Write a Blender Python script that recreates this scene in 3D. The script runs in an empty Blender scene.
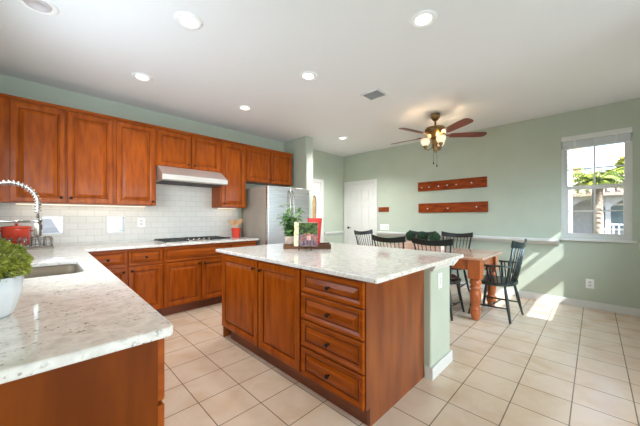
import bpy, bmesh, math, random
from mathutils import Vector, Matrix
random.seed(7)
SC = bpy.context.scene
COL = SC.collection
PI = math.pi

# ------------------------------------------------------------------ camera
CAM_H, CAM_F, CAM_A, HORIZON = 1.25, 276.5, math.radians(45.2), 217.0
cd = bpy.data.cameras.new('camera'); cam = bpy.data.objects.new('camera', cd); COL.objects.link(cam)
cam.location = (0, 0, CAM_H)
cam.rotation_euler = (PI/2, 0, -CAM_A)
cd.sensor_fit = 'HORIZONTAL'; cd.sensor_width = 36.0
cd.lens = CAM_F/640*36.0
cd.shift_y = (HORIZON-213)/640
cd.clip_start = 0.02; cd.clip_end = 200
SC.camera = cam
# ------------------------------------------------------------------ world, sun, added fill lamps, exposure
w = bpy.data.worlds.new('sky'); SC.world = w; w.use_nodes = True
nt = w.node_tree; nt.nodes.clear()
sky = nt.nodes.new('ShaderNodeTexSky'); sky.sky_type = 'NISHITA'; sky.sun_disc = False
sky.sun_elevation = math.radians(45); sky.sun_rotation = math.radians(205)
sky.air_density = 1.0; sky.dust_density = 2.0; sky.ozone_density = 1.0
bg = nt.nodes.new('ShaderNodeBackground'); bg.inputs['Strength'].default_value = 0.45
wo = nt.nodes.new('ShaderNodeOutputWorld')
nt.links.new(sky.outputs[0], bg.inputs[0]); nt.links.new(bg.outputs[0], wo.inputs[0])

def light(name, typ, loc, energy, color=(1, 1, 1), direction=None, **kw):
    d = bpy.data.lights.new(name, typ); d.energy = energy; d.color = color
    for k, v in kw.items(): setattr(d, k, v)
    o = bpy.data.objects.new(name, d); COL.objects.link(o); o.location = loc
    if direction is not None:
        o.rotation_euler = Vector(direction).to_track_quat('-Z', 'Y').to_euler()
    return o
light('sun', 'SUN', (0, -6, 8), 22.0, (0.93, 0.97, 1.0), (0.5, 1.0, -1.1), angle=math.radians(0.6))
light('rear_fill', 'AREA', (1.3, -2.66, 1.25), 45, (0.68, 0.84, 1.0), (0, 1, 0), shape='RECTANGLE', size=2.7, size_y=2.1)  # added area lamp standing in for daylight at the unseen rear opening
light('sink_window_fill', 'AREA', (-0.36, 2.3, 1.75), 17, (0.76, 0.88, 1.0), (1, .35, .15), shape='RECTANGLE', size=1.5, size_y=1.0)  # added lamp boosting the daylight of the unseen window over the sink
light('patio_fill', 'AREA', (4.2, -0.72, 1.7), 17, (0.60, 0.80, 1.0), (0.0, 1, -0.62), shape='RECTANGLE', size=1.5, size_y=0.95, spread=math.radians(95))  # added lamp just inside the patio window, brightens dining area and hall
SC.view_settings.view_transform = 'Standard'
SC.view_settings.look = 'None'
SC.view_settings.gamma = 1.0
SC.view_settings.use_curve_mapping = False
SC.view_settings.exposure = 1.02

# ------------------------------------------------------------------ materials
MATS = {}
def srgb(r, g, b):
    f = lambda c: ((c/255)/12.92 if c/255 <= 0.04045 else ((c/255+0.055)/1.055)**2.4)
    return (f(r), f(g), f(b), 1.0)
def mat(name, col, rough=0.5, metal=0.0, coat=0.0, noise=None, bump=None, emit=None, spec=None, trans=0.0, coords='Object', stretch=(1, 1, 1)):
    m = bpy.data.materials.new(name); m.use_nodes = True
    n = m.node_tree.nodes; l = m.node_tree.links
    b = n['Principled BSDF']
    b.inputs['Base Color'].default_value = col
    b.inputs['Roughness'].default_value = rough; b.inputs['Metallic'].default_value = metal
    b.inputs['Coat Weight'].default_value = coat; b.inputs['Coat Roughness'].default_value = 0.08
    if spec is not None: b.inputs['Specular IOR Level'].default_value = spec
    if trans: b.inputs['Transmission Weight'].default_value = trans
    if emit: b.inputs['Emission Color'].default_value = emit[0]; b.inputs['Emission Strength'].default_value = emit[1]
    tc = n.new('ShaderNodeTexCoord'); mp = n.new('ShaderNodeMapping'); mp.inputs['Scale'].default_value = stretch
    l.new(tc.outputs[coords], mp.inputs['Vector'])
    if noise:   # (scale, second colour, low, high)
        t = n.new('ShaderNodeTexNoise'); t.inputs['Scale'].default_value = noise[0]; t.inputs['Detail'].default_value = 5
        r = n.new('ShaderNodeValToRGB'); r.color_ramp.elements[0].position = noise[2]; r.color_ramp.elements[1].position = noise[3]
        r.color_ramp.elements[0].color = col; r.color_ramp.elements[1].color = noise[1]
        l.new(mp.outputs[0], t.inputs['Vector']); l.new(t.outputs['Fac'], r.inputs[0]); l.new(r.outputs[0], b.inputs['Base Color'])
    if bump:    # (scale, strength, distance)
        t = n.new('ShaderNodeTexNoise'); t.inputs['Scale'].default_value = bump[0]; t.inputs['Detail'].default_value = 3
        bp = n.new('ShaderNodeBump'); bp.inputs['Strength'].default_value = bump[1]; bp.inputs['Distance'].default_value = bump[2]
        l.new(mp.outputs[0], t.inputs['Vector']); l.new(t.outputs['Fac'], bp.inputs['Height']); l.new(bp.outputs[0], b.inputs['Normal'])
    MATS[name] = m
    return m
sage = mat('sage_paint', srgb(182, 190, 172), 0.6, noise=(3, srgb(179, 187, 169), .4, .6), bump=(180, .08, .002))
ceil_m = mat('ceiling_paint', srgb(230, 230, 229), 0.8, bump=(90, .25, .004))
white_p = mat('white_trim_paint', srgb(216, 215, 210), 0.35, noise=(4, srgb(212, 211, 206), .4, .6))
WA, WB = srgb(166, 80, 13), srgb(124, 52, 4)
wood = mat('stained_maple', WA, 0.33, coat=.08, spec=.16, noise=(2.6, WB, .34, .74), stretch=(9, 9, 1.4))
wood_h = mat('stained_maple_cross', WA, 0.33, coat=.08, spec=.16, noise=(2.6, WB, .34, .74), stretch=(1.6, 1.6, 10))
glaze = mat('maple_glaze', srgb(88, 36, 8), 0.35, coat=.05, spec=.25, noise=(5, srgb(84, 36, 14), .4, .6))
panel_wood = mat('flat_maple_panel', srgb(140, 72, 22), 0.28, coat=.0, spec=.85, noise=(2.0, srgb(108, 46, 5), .36, .66), stretch=(6, 6, 1.0))
shaded_panel = mat('shaded_maple_panel', srgb(126, 60, 10), 0.4, spec=.12, noise=(2.0, srgb(104, 46, 5), .36, .66), stretch=(6, 6, 1.0))  # same maple as the other panels, its shade put into a darker colour
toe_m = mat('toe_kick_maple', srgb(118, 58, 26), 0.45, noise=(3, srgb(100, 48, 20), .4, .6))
bronze = mat('dark_bronze', srgb(42, 30, 26), 0.35, metal=.8, noise=(20, srgb(52, 38, 32), .4, .6))
steel = mat('brushed_stainless', srgb(222, 220, 215), 0.34, metal=1.0, noise=(3, srgb(192, 190, 186), .35, .65), stretch=(1, 1, 60))
hood_steel = mat('hood_stainless', srgb(214, 210, 204), 0.42, metal=.75, noise=(3, srgb(202, 198, 192), .35, .65), stretch=(1, 1, 60))
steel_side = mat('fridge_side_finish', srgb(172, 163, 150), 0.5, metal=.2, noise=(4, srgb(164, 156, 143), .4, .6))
chrome = mat('brushed_nickel', srgb(172, 168, 160), 0.25, metal=1.0, noise=(30, srgb(160, 156, 148), .4, .6))
iron = mat('cast_iron', srgb(38, 36, 36), 0.5, noise=(40, srgb(54, 50, 48), .4, .6))
black_paint = mat('black_chair_paint', srgb(20, 21, 20), 0.32, coat=.15, noise=(14, srgb(30, 30, 28), .45, .75))
green_black = mat('dark_green_chair_paint', srgb(30, 42, 40), 0.3, coat=.3, noise=(14, srgb(44, 58, 55), .45, .8))
cushion_m = mat('brown_cushion', srgb(72, 44, 36), 0.8, noise=(12, srgb(96, 66, 54), .4, .6))
pine = mat('orange_pine', srgb(186, 98, 44), 0.35, coat=.3, noise=(3, srgb(150, 72, 30), .35, .7), stretch=(4, 4, 1.2))
pine_top = mat('glare_pine_top', srgb(206, 166, 138), 0.2, coat=.6, noise=(3, srgb(182, 124, 90), .35, .7), stretch=(6, 1, 1))  # white glare on the tabletop painted in as a paler pine
rack_m = mat('cherry_rail_wood', srgb(156, 68, 16), 0.42, spec=.15, noise=(3, srgb(118, 46, 8), .35, .65), stretch=(2, 2, 9))
brass = mat('antique_brass', srgb(150, 118, 74), 0.35, metal=.9, noise=(12, srgb(120, 94, 58), .4, .6))
blade_m = mat('fan_blade_cherry', srgb(138, 62, 42), 0.3, coat=.3, noise=(4, srgb(112, 46, 32), .4, .6))
bowl_m = mat('lamp_bowl_glass', srgb(250, 238, 215), 0.3, emit=((1.0, .80, .52, 1), .28), noise=(8, srgb(246, 228, 198), .4, .6))
led_m = mat('downlight_lens', srgb(255, 250, 240), 0.4, emit=((1, .95, .86, 1), 3), noise=(8, srgb(255, 250, 240), .4, .6))
strip_m = mat('strip_light_lens', srgb(255, 246, 230), 0.4, emit=((1, .84, .6, 1), .8), noise=(8, srgb(255, 246, 230), .4, .6))
lens_off = mat('unlit_lens', srgb(206, 196, 196), 0.4, noise=(8, srgb(198, 190, 190), .4, .6))
vent_m = mat('vent_enamel', srgb(236, 236, 234), 0.4, noise=(6, srgb(216, 216, 214), .4, .6))
louver_m = mat('louver_grey', srgb(158, 161, 163), 0.5, noise=(6, srgb(150, 153, 155), .4, .6))  # greyer than the frame so the slats show as stripes
vent_back = mat('vent_backing', srgb(108, 112, 116), 0.7, noise=(6, srgb(100, 104, 108), .4, .6))
vent_dark = mat('vent_duct', srgb(84, 86, 88), 0.7, noise=(6, srgb(70, 72, 74), .4, .6))
red_enamel = mat('orange_red_enamel', srgb(214, 66, 38), 0.2, coat=.6, noise=(4, srgb(196, 44, 26), .35, .7))
red_pot_m = mat('red_canister_paint', srgb(208, 54, 46), 0.35, noise=(4, srgb(190, 40, 36), .4, .6))
spoon_m = mat('pale_beech', srgb(216, 172, 124), 0.55, noise=(6, srgb(192, 142, 96), .4, .6), stretch=(1, 1, .3))
paddle_m = mat('paddle_wood', srgb(206, 172, 122), 0.5, noise=(6, srgb(176, 138, 90), .4, .6))
dark_edge = mat('bark_edge', srgb(66, 44, 30), 0.7, noise=(20, srgb(90, 62, 42), .4, .6))
white_pot = mat('white_ceramic', srgb(232, 234, 236), 0.25, coat=.4, noise=(4, srgb(226, 228, 230), .4, .6))
leaf_y = mat('yellow_green_leaf', srgb(176, 178, 70), 0.5, noise=(45, srgb(96, 108, 28), .36, .62))
leaf_d = mat('boxwood_leaf', srgb(52, 92, 56), 0.5, noise=(60, srgb(20, 44, 26), .35, .65))
leaf_h = mat('herb_leaf', srgb(142, 184, 108), 0.45, noise=(30, srgb(86, 136, 62), .35, .65))
stem_m = mat('green_stem', srgb(90, 112, 60), 0.6, noise=(20, srgb(76, 96, 50), .4, .6))
soil_m = mat('dark_soil', srgb(58, 46, 36), 0.9, noise=(60, srgb(40, 32, 26), .4, .6))
tray_m = mat('walnut_tray_wood', srgb(116, 74, 42), 0.4, noise=(4, srgb(92, 56, 30), .4, .6), stretch=(1, 6, 6))
whitewash = mat('whitewashed_wood', srgb(222, 200, 184), 0.5, noise=(6, srgb(204, 176, 156), .4, .6), stretch=(4, 1, 4))
paper_m = mat('floral_paper', srgb(232, 226, 190), 0.5, noise=(55, srgb(190, 186, 96), .52, .6))
page_m = mat('page_edges', srgb(238, 234, 224), 0.7, noise=(80, srgb(222, 218, 206), .4, .6), stretch=(1, 1, 8))
glass_m = None
plastic_w = mat('white_plastic', srgb(244, 243, 240), 0.35, noise=(6, srgb(240, 239, 236), .4, .6))
slot_m = mat('outlet_slot', srgb(70, 70, 70), 0.6, noise=(6, srgb(60, 60, 60), .4, .6))
blind_m = mat('blind_slat', srgb(226, 230, 230), 0.5, noise=(6, srgb(220, 224, 224), .4, .6))
rubber = mat('black_rubber', srgb(26, 26, 28), 0.5, noise=(12, srgb(34, 34, 36), .4, .6))
sink_m = mat('sink_steel', srgb(122, 108, 90), 0.5, metal=.5, noise=(4, srgb(112, 98, 80), .4, .6))

def node_mat(name):
    m = bpy.data.materials.new(name); m.use_nodes = True
    n = m.node_tree.nodes; l = m.node_tree.links
    MATS[name] = m
    return m, n, l, n['Principled BSDF']
def floor_material():
    m, n, l, b = node_mat('ceramic_floor_tile')
    tc = n.new('ShaderNodeTexCoord'); mp = n.new('ShaderNodeMapping')
    mp.inputs['Location'].default_value = (-1.043+.0025, -.705+.0025, 0)
    br = n.new('ShaderNodeTexBrick'); br.offset = 0; br.squash = 1
    br.inputs['Scale'].default_value = 1; br.inputs['Brick Width'].default_value = .297; br.inputs['Row Height'].default_value = .297
    br.inputs['Mortar Size'].default_value = .0033; br.inputs['Mortar Smooth'].default_value = .1
    br.inputs['Color1'].default_value = srgb(221, 199, 176); br.inputs['Color2'].default_value = srgb(216, 193, 169)
    br.inputs['Mortar'].default_value = srgb(128, 112, 92)
    l.new(tc.outputs['Object'], mp.inputs[0]); l.new(mp.outputs[0], br.inputs[0])
    ns = n.new('ShaderNodeTexNoise'); ns.inputs['Scale'].default_value = 4.2; ns.inputs['Detail'].default_value = 4; ns.inputs['Distortion'].default_value = .6
    l.new(tc.outputs['Object'], ns.inputs[0])
    rp = n.new('ShaderNodeValToRGB'); rp.color_ramp.elements[0].position = .42; rp.color_ramp.elements[1].position = .72
    rp.color_ramp.elements[0].color = (1, 1, 1, 1); rp.color_ramp.elements[1].color = (.86, .76, .64, 1)
    mx = n.new('ShaderNodeMixRGB'); mx.blend_type = 'MULTIPLY'; mx.inputs[0].default_value = .75
    l.new(ns.outputs['Fac'], rp.inputs[0]); l.new(br.outputs['Color'], mx.inputs[1]); l.new(rp.outputs[0], mx.inputs[2])
    l.new(mx.outputs[0], b.inputs['Base Color']); b.inputs['Roughness'].default_value = .27
    b.inputs['Specular IOR Level'].default_value = .8
    bp = n.new('ShaderNodeBump'); bp.inputs['Strength'].default_value = .5; bp.inputs['Distance'].default_value = -.002
    l.new(br.outputs['Fac'], bp.inputs['Height']); l.new(bp.outputs[0], b.inputs['Normal'])
    return m
def subway_material():
    m, n, l, b = node_mat('white_subway_tile')
    tc = n.new('ShaderNodeTexCoord'); sp = n.new('ShaderNodeSeparateXYZ'); cb = n.new('ShaderNodeCombineXYZ')
    ad = n.new('ShaderNodeMath'); ad.operation = 'ADD'
    l.new(tc.outputs['Object'], sp.inputs[0]); l.new(sp.outputs['X'], ad.inputs[0]); l.new(sp.outputs['Y'], ad.inputs[1])
    l.new(ad.outputs[0], cb.inputs['X']); l.new(sp.outputs['Z'], cb.inputs['Y'])
    br = n.new('ShaderNodeTexBrick'); br.offset = .5
    br.inputs['Scale'].default_value = 1; br.inputs['Brick Width'].default_value = .155; br.inputs['Row Height'].default_value = .0785
    br.inputs['Mortar Size'].default_value = .0016; br.inputs['Mortar Smooth'].default_value = .2
    br.inputs['Color1'].default_value = srgb(220, 218, 212); br.inputs['Color2'].default_value = srgb(215, 213, 207)
    br.inputs['Mortar'].default_value = srgb(180, 177, 170)
    l.new(cb.outputs[0], br.inputs[0]); l.new(br.outputs['Color'], b.inputs['Base Color']); b.inputs['Roughness'].default_value = .3; b.inputs['Specular IOR Level'].default_value = .25
    bp = n.new('ShaderNodeBump'); bp.inputs['Strength'].default_value = .4; bp.inputs['Distance'].default_value = -.002
    l.new(br.outputs['Fac'], bp.inputs['Height']); l.new(bp.outputs[0], b.inputs['Normal'])
    return m
def granite_material():
    m, n, l, b = node_mat('white_granite')
    tc = n.new('ShaderNodeTexCoord')
    def ramp(src, p0, p1, c0, c1):
        r = n.new('ShaderNodeValToRGB'); r.color_ramp.elements[0].position = p0; r.color_ramp.elements[1].position = p1
        r.color_ramp.elements[0].color = c0; r.color_ramp.elements[1].color = c1; l.new(src, r.inputs[0]); return r
    n1 = n.new('ShaderNodeTexNoise'); n1.inputs['Scale'].default_value = 26; n1.inputs['Detail'].default_value = 6; n1.inputs['Distortion'].default_value = .4
    l.new(tc.outputs['Object'], n1.inputs[0])
    base = ramp(n1.outputs['Fac'], .38, .68, srgb(234, 229, 220), srgb(212, 205, 196))
    n2 = n.new('ShaderNodeTexNoise'); n2.inputs['Scale'].default_value = 80; n2.inputs['Detail'].default_value = 3
    l.new(tc.outputs['Object'], n2.inputs[0])
    sp = ramp(n2.outputs['Fac'], .60, .68, (0, 0, 0, 1), (1, 1, 1, 1))
    n4 = n.new('ShaderNodeTexNoise'); n4.inputs['Scale'].default_value = 12; n4.inputs['Detail'].default_value = 2
    l.new(tc.outputs['Object'], n4.inputs[0])
    msk = ramp(n4.outputs['Fac'], .40, .62, (.10, .10, .10, 1), (1, 1, 1, 1))
    mu = n.new('ShaderNodeMath'); mu.operation = 'MULTIPLY'; l.new(sp.outputs[0], mu.inputs[0]); l.new(msk.outputs[0], mu.inputs[1])
    mx = n.new('ShaderNodeMixRGB'); l.new(mu.outputs[0], mx.inputs[0]); l.new(base.outputs[0], mx.inputs[1]); mx.inputs[2].default_value = srgb(112, 94, 88)
    l.new(mx.outputs[0], b.inputs['Base Color']); b.inputs['Roughness'].default_value = .07
    b.inputs['Specular IOR Level'].default_value = .6
    return m
def glass_material(name, tint=(1, 1, 1, 1), gloss=.08):
    m = bpy.data.materials.new(name); m.use_nodes = True
    n = m.node_tree.nodes; l = m.node_tree.links; n.clear()
    t = n.new('ShaderNodeBsdfTransparent'); t.inputs[0].default_value = tint
    g = n.new('ShaderNodeBsdfGlossy'); g.inputs['Roughness'].default_value = .02
    mx = n.new('ShaderNodeMixShader'); fr = n.new('ShaderNodeFresnel'); fr.inputs['IOR'].default_value = 1.45
    mi = n.new('ShaderNodeMath'); mi.operation = 'MULTIPLY'; mi.inputs[1].default_value = gloss*10
    o = n.new('ShaderNodeOutputMaterial')
    l.new(fr.outputs[0], mi.inputs[0]); l.new(mi.outputs[0], mx.inputs[0]); l.new(t.outputs[0], mx.inputs[1]); l.new(g.outputs[0], mx.inputs[2]); l.new(mx.outputs[0], o.inputs[0])
    MATS[name] = m
    return m
tile_m = floor_material(); subway = subway_material(); granite = granite_material()
glass_m = glass_material('window_glass'); tumbler_m = glass_material('tumbler_glass', (.98, .99, .99, 1), .07)

# ------------------------------------------------------------------ mesh helpers
class MB:
    def __init__(self): self.bm = bmesh.new(); self.mi = 0
    def face(self, pts):
        f = self.bm.faces.new([self.bm.verts.new(p) for p in pts]); f.material_index = self.mi; return f
    def box(self, x0, x1, y0, y1, z0, z1, bev=0.0, seg=2):
        vs = [self.bm.verts.new((x, y, z)) for x in (x0, x1) for y in (y0, y1) for z in (z0, z1)]
        fs = []
        for q in ((0, 1, 3, 2), (4, 6, 7, 5), (0, 4, 5, 1), (2, 3, 7, 6), (0, 2, 6, 4), (1, 5, 7, 3)):
            f = self.bm.faces.new([vs[i] for i in q]); f.material_index = self.mi; fs.append(f)
        if bev > 0:
            es = list({e for f in fs for e in f.edges})
            bmesh.ops.bevel(self.bm, geom=es, offset=bev, segments=seg, affect='EDGES', profile=.5)
        return self
    def obox(self, c, ax, sx, sy, sz, bev=0.0):   # oriented box: centre, three axes, full sizes
        X, Y, Z = [Vector(a).normalized() for a in ax]
        start = set(self.bm.verts)
        self.box(-sx/2, sx/2, -sy/2, sy/2, -sz/2, sz/2, bev)
        c = Vector(c)
        for v in self.bm.verts:
            if v not in start:
                p = v.co.copy(); v.co = c+X*p.x+Y*p.y+Z*p.z
        return self
    def tube(self, pts, r, seg=10, cap=True, flat=1.0):
        pts = [Vector(p) for p in pts]
        rs = r if isinstance(r, (list, tuple)) else [r]*len(pts)
        rings = []
        ref = None
        for i, p in enumerate(pts):
            d = (pts[min(i+1, len(pts)-1)]-pts[max(i-1, 0)]).normalized()
            if ref is None: ref = Vector((0, 0, 1)) if abs(d.z) < .9 else Vector((1, 0, 0))
            u = d.cross(ref); u = u.normalized() if u.length > 1e-6 else d.orthogonal().normalized()
            v = u.cross(d).normalized(); ref = v
            rings.append([self.bm.verts.new(p+u*math.cos(2*PI*k/seg)*rs[i]+v*math.sin(2*PI*k/seg)*rs[i]*flat) for k in range(seg)])
        for a, b in zip(rings, rings[1:]):
            for k in range(seg):
                f = self.bm.faces.new((a[k], a[(k+1) % seg], b[(k+1) % seg], b[k])); f.material_index = self.mi; f.smooth = True
        if cap:
            for rg, rev in ((rings[0], True), (rings[-1], False)):
                f = self.bm.faces.new(rg[::-1] if rev else rg); f.material_index = self.mi
        return self
    def lathe(self, prof, c=(0, 0, 0), seg=28, M=None, ripple=None, cap=True):   # prof: (radius, z)
        rings = []
        for r, z in prof:
            rg = []
            for k in range(seg):
                a = 2*PI*k/seg; rr = max(r, 1e-4)*(1+(ripple(a, z) if ripple else 0))
                p = Vector((rr*math.cos(a), rr*math.sin(a), z))
                if M: p = M @ p
                rg.append(self.bm.verts.new(p+Vector(c)))
            rings.append(rg)
        for a, b in zip(rings, rings[1:]):
            for k in range(seg):
                f = self.bm.faces.new((a[k], a[(k+1) % seg], b[(k+1) % seg], b[k])); f.material_index = self.mi; f.smooth = True
        if cap:
            f = self.bm.faces.new(rings[0][::-1]); f.material_index = self.mi
            f = self.bm.faces.new(rings[-1]); f.material_index = self.mi
        return self
    def prism(self, poly, O, U, V, W, depth, bev=0):   # poly in (u,v), extruded along W
        O, U, V, W = map(Vector, (O, U, V, W))
        a = [self.bm.verts.new(O+U*p[0]+V*p[1]) for p in poly]
        b = [self.bm.verts.new(O+U*p[0]+V*p[1]+W*depth) for p in poly]
        fs = [self.bm.faces.new(a[::-1]), self.bm.faces.new(b)]
        n = len(poly)
        for i in range(n): fs.append(self.bm.faces.new((a[i], a[(i+1) % n], b[(i+1) % n], b[i])))
        for f in fs: f.material_index = self.mi
        if bev:
            es = [e for e in fs[1].edges]+[e for e in fs[0].edges]
            bmesh.ops.bevel(self.bm, geom=es, offset=bev, segments=2, affect='EDGES', profile=.5)
        return self
    def door(self, O, U, V, W, u0, u1, v0, v1, t=.02, fr=.055, slab=False):   # raised panel front
        O, U, V, W = map(Vector, (O, U, V, W))
        if slab: prof = [(0, 0, 0), (0, t-.003, 0), (.004, t, 0)]
        else: prof = [(0, 0, 0), (0, t-.004, 0), (.004, t, 0), (fr-.014, t, 0), (fr-.011, t-.002, 0), (fr+.003, t-.009, 0), (fr+.005, t-.013, 1), (fr+.009, t-.013, 1), (fr+.038, t-.003, 0), (fr+.0395, t-.0005, 0)]
        loops = []
        for ins, d, m in prof:
            loops.append([self.bm.verts.new(O+U*u+V*v+W*d) for u, v in ((u0+ins, v0+ins), (u1-ins, v0+ins), (u1-ins, v1-ins), (u0+ins, v1-ins))])
        for i in range(len(loops)-1):
            a, b = loops[i], loops[i+1]
            for k in range(4):
                f = self.bm.faces.new((a[k], a[(k+1) % 4], b[(k+1) % 4], b[k])); f.material_index = prof[i+1][2]
        f = self.bm.faces.new(loops[-1]); f.material_index = 0
        f = self.bm.faces.new(loops[0][::-1]); f.material_index = 0
        return self
    def leaf(self, p, d, up, L, Wd, fold=.25):
        p = Vector(p); d = Vector(d).normalized(); s = d.cross(Vector(up))
        s = s.normalized() if s.length > 1e-4 else d.orthogonal().normalized()
        n = s.cross(d).normalized()
        a = self.bm.verts.new(p); b = self.bm.verts.new(p+d*L*.5+s*Wd/2+n*Wd*fold); c = self.bm.verts.new(p+d*L-n*L*.12); e = self.bm.verts.new(p+d*L*.5-s*Wd/2+n*Wd*fold)
        for q in ((a, b, c), (a, c, e)):
            f = self.bm.faces.new(q); f.material_index = self.mi
def obj(name, mb, mats, parent=None, kind=None):
    bmesh.ops.recalc_face_normals(mb.bm, faces=mb.bm.faces)
    me = bpy.data.meshes.new(name); mb.bm.to_mesh(me); mb.bm.free()
    for m in (mats if isinstance(mats, (list, tuple)) else [mats]): me.materials.append(m)
    o = bpy.data.objects.new(name, me); COL.objects.link(o)
    if parent is not None:
        r = parent
        while r.parent: r = r.parent
        if r.get('_w'): me.transform(Matrix.Translation(-r.location))
        o.parent = parent
    if kind: o['kind'] = kind
    return o
ROOTS = []
def thing(name, label, cat, loc=(0, 0, 0), rotz=0, group=None, world=True):
    o = bpy.data.objects.new(name, None); COL.objects.link(o); o.empty_display_size = .1
    o.location = loc; o.rotation_euler = (0, 0, rotz); o['label'] = label; o['category'] = cat
    if group: o['group'] = group
    if world: o['_w'] = 1; ROOTS.append(o)
    return o
def tag(o, label, cat, group=None):
    o['label'] = label; o['category'] = cat
    if group: o['group'] = group
    return o
def single(name, mb, m, label, cat, group=None):
    """one-mesh thing with its origin at the middle of its base"""
    vs = [v.co for v in mb.bm.verts]
    c = Vector(((min(v.x for v in vs)+max(v.x for v in vs))/2, (min(v.y for v in vs)+max(v.y for v in vs))/2, min(v.z for v in vs)))
    o = obj(name, mb, m); o.data.transform(Matrix.Translation(-c)); o.location = c
    return tag(o, label, cat, group)
def dup(root, loc, rotz, label, group=None):
    r = root.copy(); COL.objects.link(r); r.location = loc; r.rotation_euler = (0, 0, rotz); r['label'] = label
    if group: r['group'] = group
    for ch in list(root.children):
        c = ch.copy(); COL.objects.link(c); c.parent = r
        for g in ch.children:
            d = g.copy(); COL.objects.link(d); d.parent = c
    return r
def struct(name, mb, m, parent=None):
    return obj(name, mb, m, parent, kind=None if parent else 'structure')
def B(*a, **k): return MB().box(*a, **k)

# ------------------------------------------------------------------ room dimensions
XL, XR, YB, YF, H = -0.33, 5.30, 4.43, -0.75, 2.75
YR = -2.7
# floor / ceiling
struct('floor', B(XL-.15, 3.02, YR, YB+.15, -.12, 0).box(3.02, XR+.15, YF-.15, YB+.15, -.12, 0), tile_m)
struct('ceiling', B(XL-.15, 3.02, YR, YB+.15, H, H+.12).box(3.02, XR+.15, YF-.15, YB+.15, H, H+.12), ceil_m)
# back wall with two little backsplash windows
def wall_with_holes(name, axis, pos0, pos1, a0, a1, z0, z1, holes, m):
    """axis 'x': wall runs along x between y pos0..pos1; holes (a0,a1,z0,z1)"""
    mb = MB(); xs = sorted({a0, a1, *[h[0] for h in holes], *[h[1] for h in holes]}); zs = sorted({z0, z1, *[h[2] for h in holes], *[h[3] for h in holes]})
    for i in range(len(xs)-1):
        for j in range(len(zs)-1):
            cx, cz = (xs[i]+xs[i+1])/2, (zs[j]+zs[j+1])/2
            if any(h[0] < cx < h[1] and h[2] < cz < h[3] for h in holes): continue
            if axis == 'x': mb.box(xs[i], xs[i+1], pos0, pos1, zs[j], zs[j+1])
            else: mb.box(pos0, pos1, xs[i], xs[i+1], zs[j], zs[j+1])
    bmesh.ops.remove_doubles(mb.bm, verts=mb.bm.verts, dist=1e-5)
    # drop the doubled inner faces
    seen = {}
    for f in list(mb.bm.faces):
        k = tuple(sorted(v.index for v in f.verts))
    mb.bm.verts.index_update()
    for f in list(mb.bm.faces):
        k = tuple(sorted(v.index for v in f.verts)); seen.setdefault(k, []).append(f)
    bmesh.ops.delete(mb.bm, geom=[f for fs in seen.values() if len(fs) > 1 for f in fs], context='FACES_ONLY')
    return struct(name, mb, m)
BW = [(-.005, .190, 1.05, 1.262), (.582, .783, 1.043, 1.262)]
wall_with_holes('wall_back', 'x', YB, YB+.15, XL-.15, XR+.15, 0, H, BW, sage)
wall_with_holes('wall_left', 'y', XL-.15, XL, YR, YB+.15, 0, H, [(1.5, 3.1, 1.12, 2.25)], sage)
DW = (-.345, .345, .945, 2.40)
wall_with_holes('wall_right', 'y', XR, XR+.15, YF-.15, YB+.15, 0, H, [DW], sage)
wall_with_holes('wall_front', 'x', YF-.12, YF, 2.9, XR+.15, 0, H, [(3.45, 4.78, 1.23, 2.39)], sage)
wall_with_holes('wall_rear', 'x', YR-.12, YR, XL-.15, 3.02, 0, H, [(-.1, 2.7, .05, 2.2)], sage)
struct('ceiling_sunblock_rear', B(XL-.6, 3.4, -6.4, YR-.13, 2.55, 2.67), ceil_m)  # unseen slab added to keep sun off the floor behind the camera
struct('ceiling_sunblock_left', B(-2.1, XL-.16, -2.6, 5.0, 2.45, 2.55), ceil_m)  # unseen overhang added to block sun at the sink window
struct('wall_side', B(2.9, 3.02, YR, YF-.121, 0, H), sage)
# white tile behind the counter
sp = MB()
for (x0, x1, z0, z1) in ((XL, -.005, .914, 1.42), (-.005, .190, .914, 1.05), (-.005, .190, 1.262, 1.42), (.190, .582, .914, 1.42), (.582, .783, .914, 1.043), (.582, .783, 1.262, 1.42), (.783, 1.07, .914, 1.42), (1.07, 1.95, .914, 1.95), (1.95, 2.42, .914, 1.42)):
    sp.box(x0, x1, YB-.010, YB-.001, z0, z1)
struct('trim_1', sp, subway)
struct('trim_2', B(XL+.001, XL+.010, 1.0, YB-.012, .914, 1.12), subway)
# stub wall beside the refrigerator
struct('wall_partition', B(3.44, 3.61, 3.77, YB-.001, 0, H, bev=.012), sage)
# baseboards
struct('baseboard_right', B(XR-.015, XR-.001, YF+.002, 3.44, 0, .095, bev=.004), white_p)
struct('baseboard_back', B(4.60, XR-.016, YB-.015, YB-.001, 0, .095, bev=.004), white_p)
struct('baseboard_front', B(2.9, XR-.016, YF+.001, YF+.015, 0, .095, bev=.004), white_p)
# chair rail shelf on the right wall, with a moulded underside, and rail on the back wall
def rail_profile(y0, y1, name):
    prof = [(0, .845), (.022, .850), (.030, .872), (.040, .884), (.040, .892), (.085, .897), (.085, .928), (0, .930)]
    mb = MB().prism([(p[0], p[1]) for p in prof], (XR-.001, y0, 0), (-1, 0, 0), (0, 0, 1), (0, 1, 0), y1-y0)
    return struct(name, mb, white_p)
rail_profile(.36, 3.42, 'trim_3')
rail_profile(YF+.016, -.40, 'trim_4')
struct('trim_5', MB().prism([(0, .84), (.018, .845), (.030, .875), (.030, .895), (0, .90)], (4.60, YB-.001, 0), (0, -1, 0), (0, 0, 1), (1, 0, 0), .66), white_p)

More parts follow.
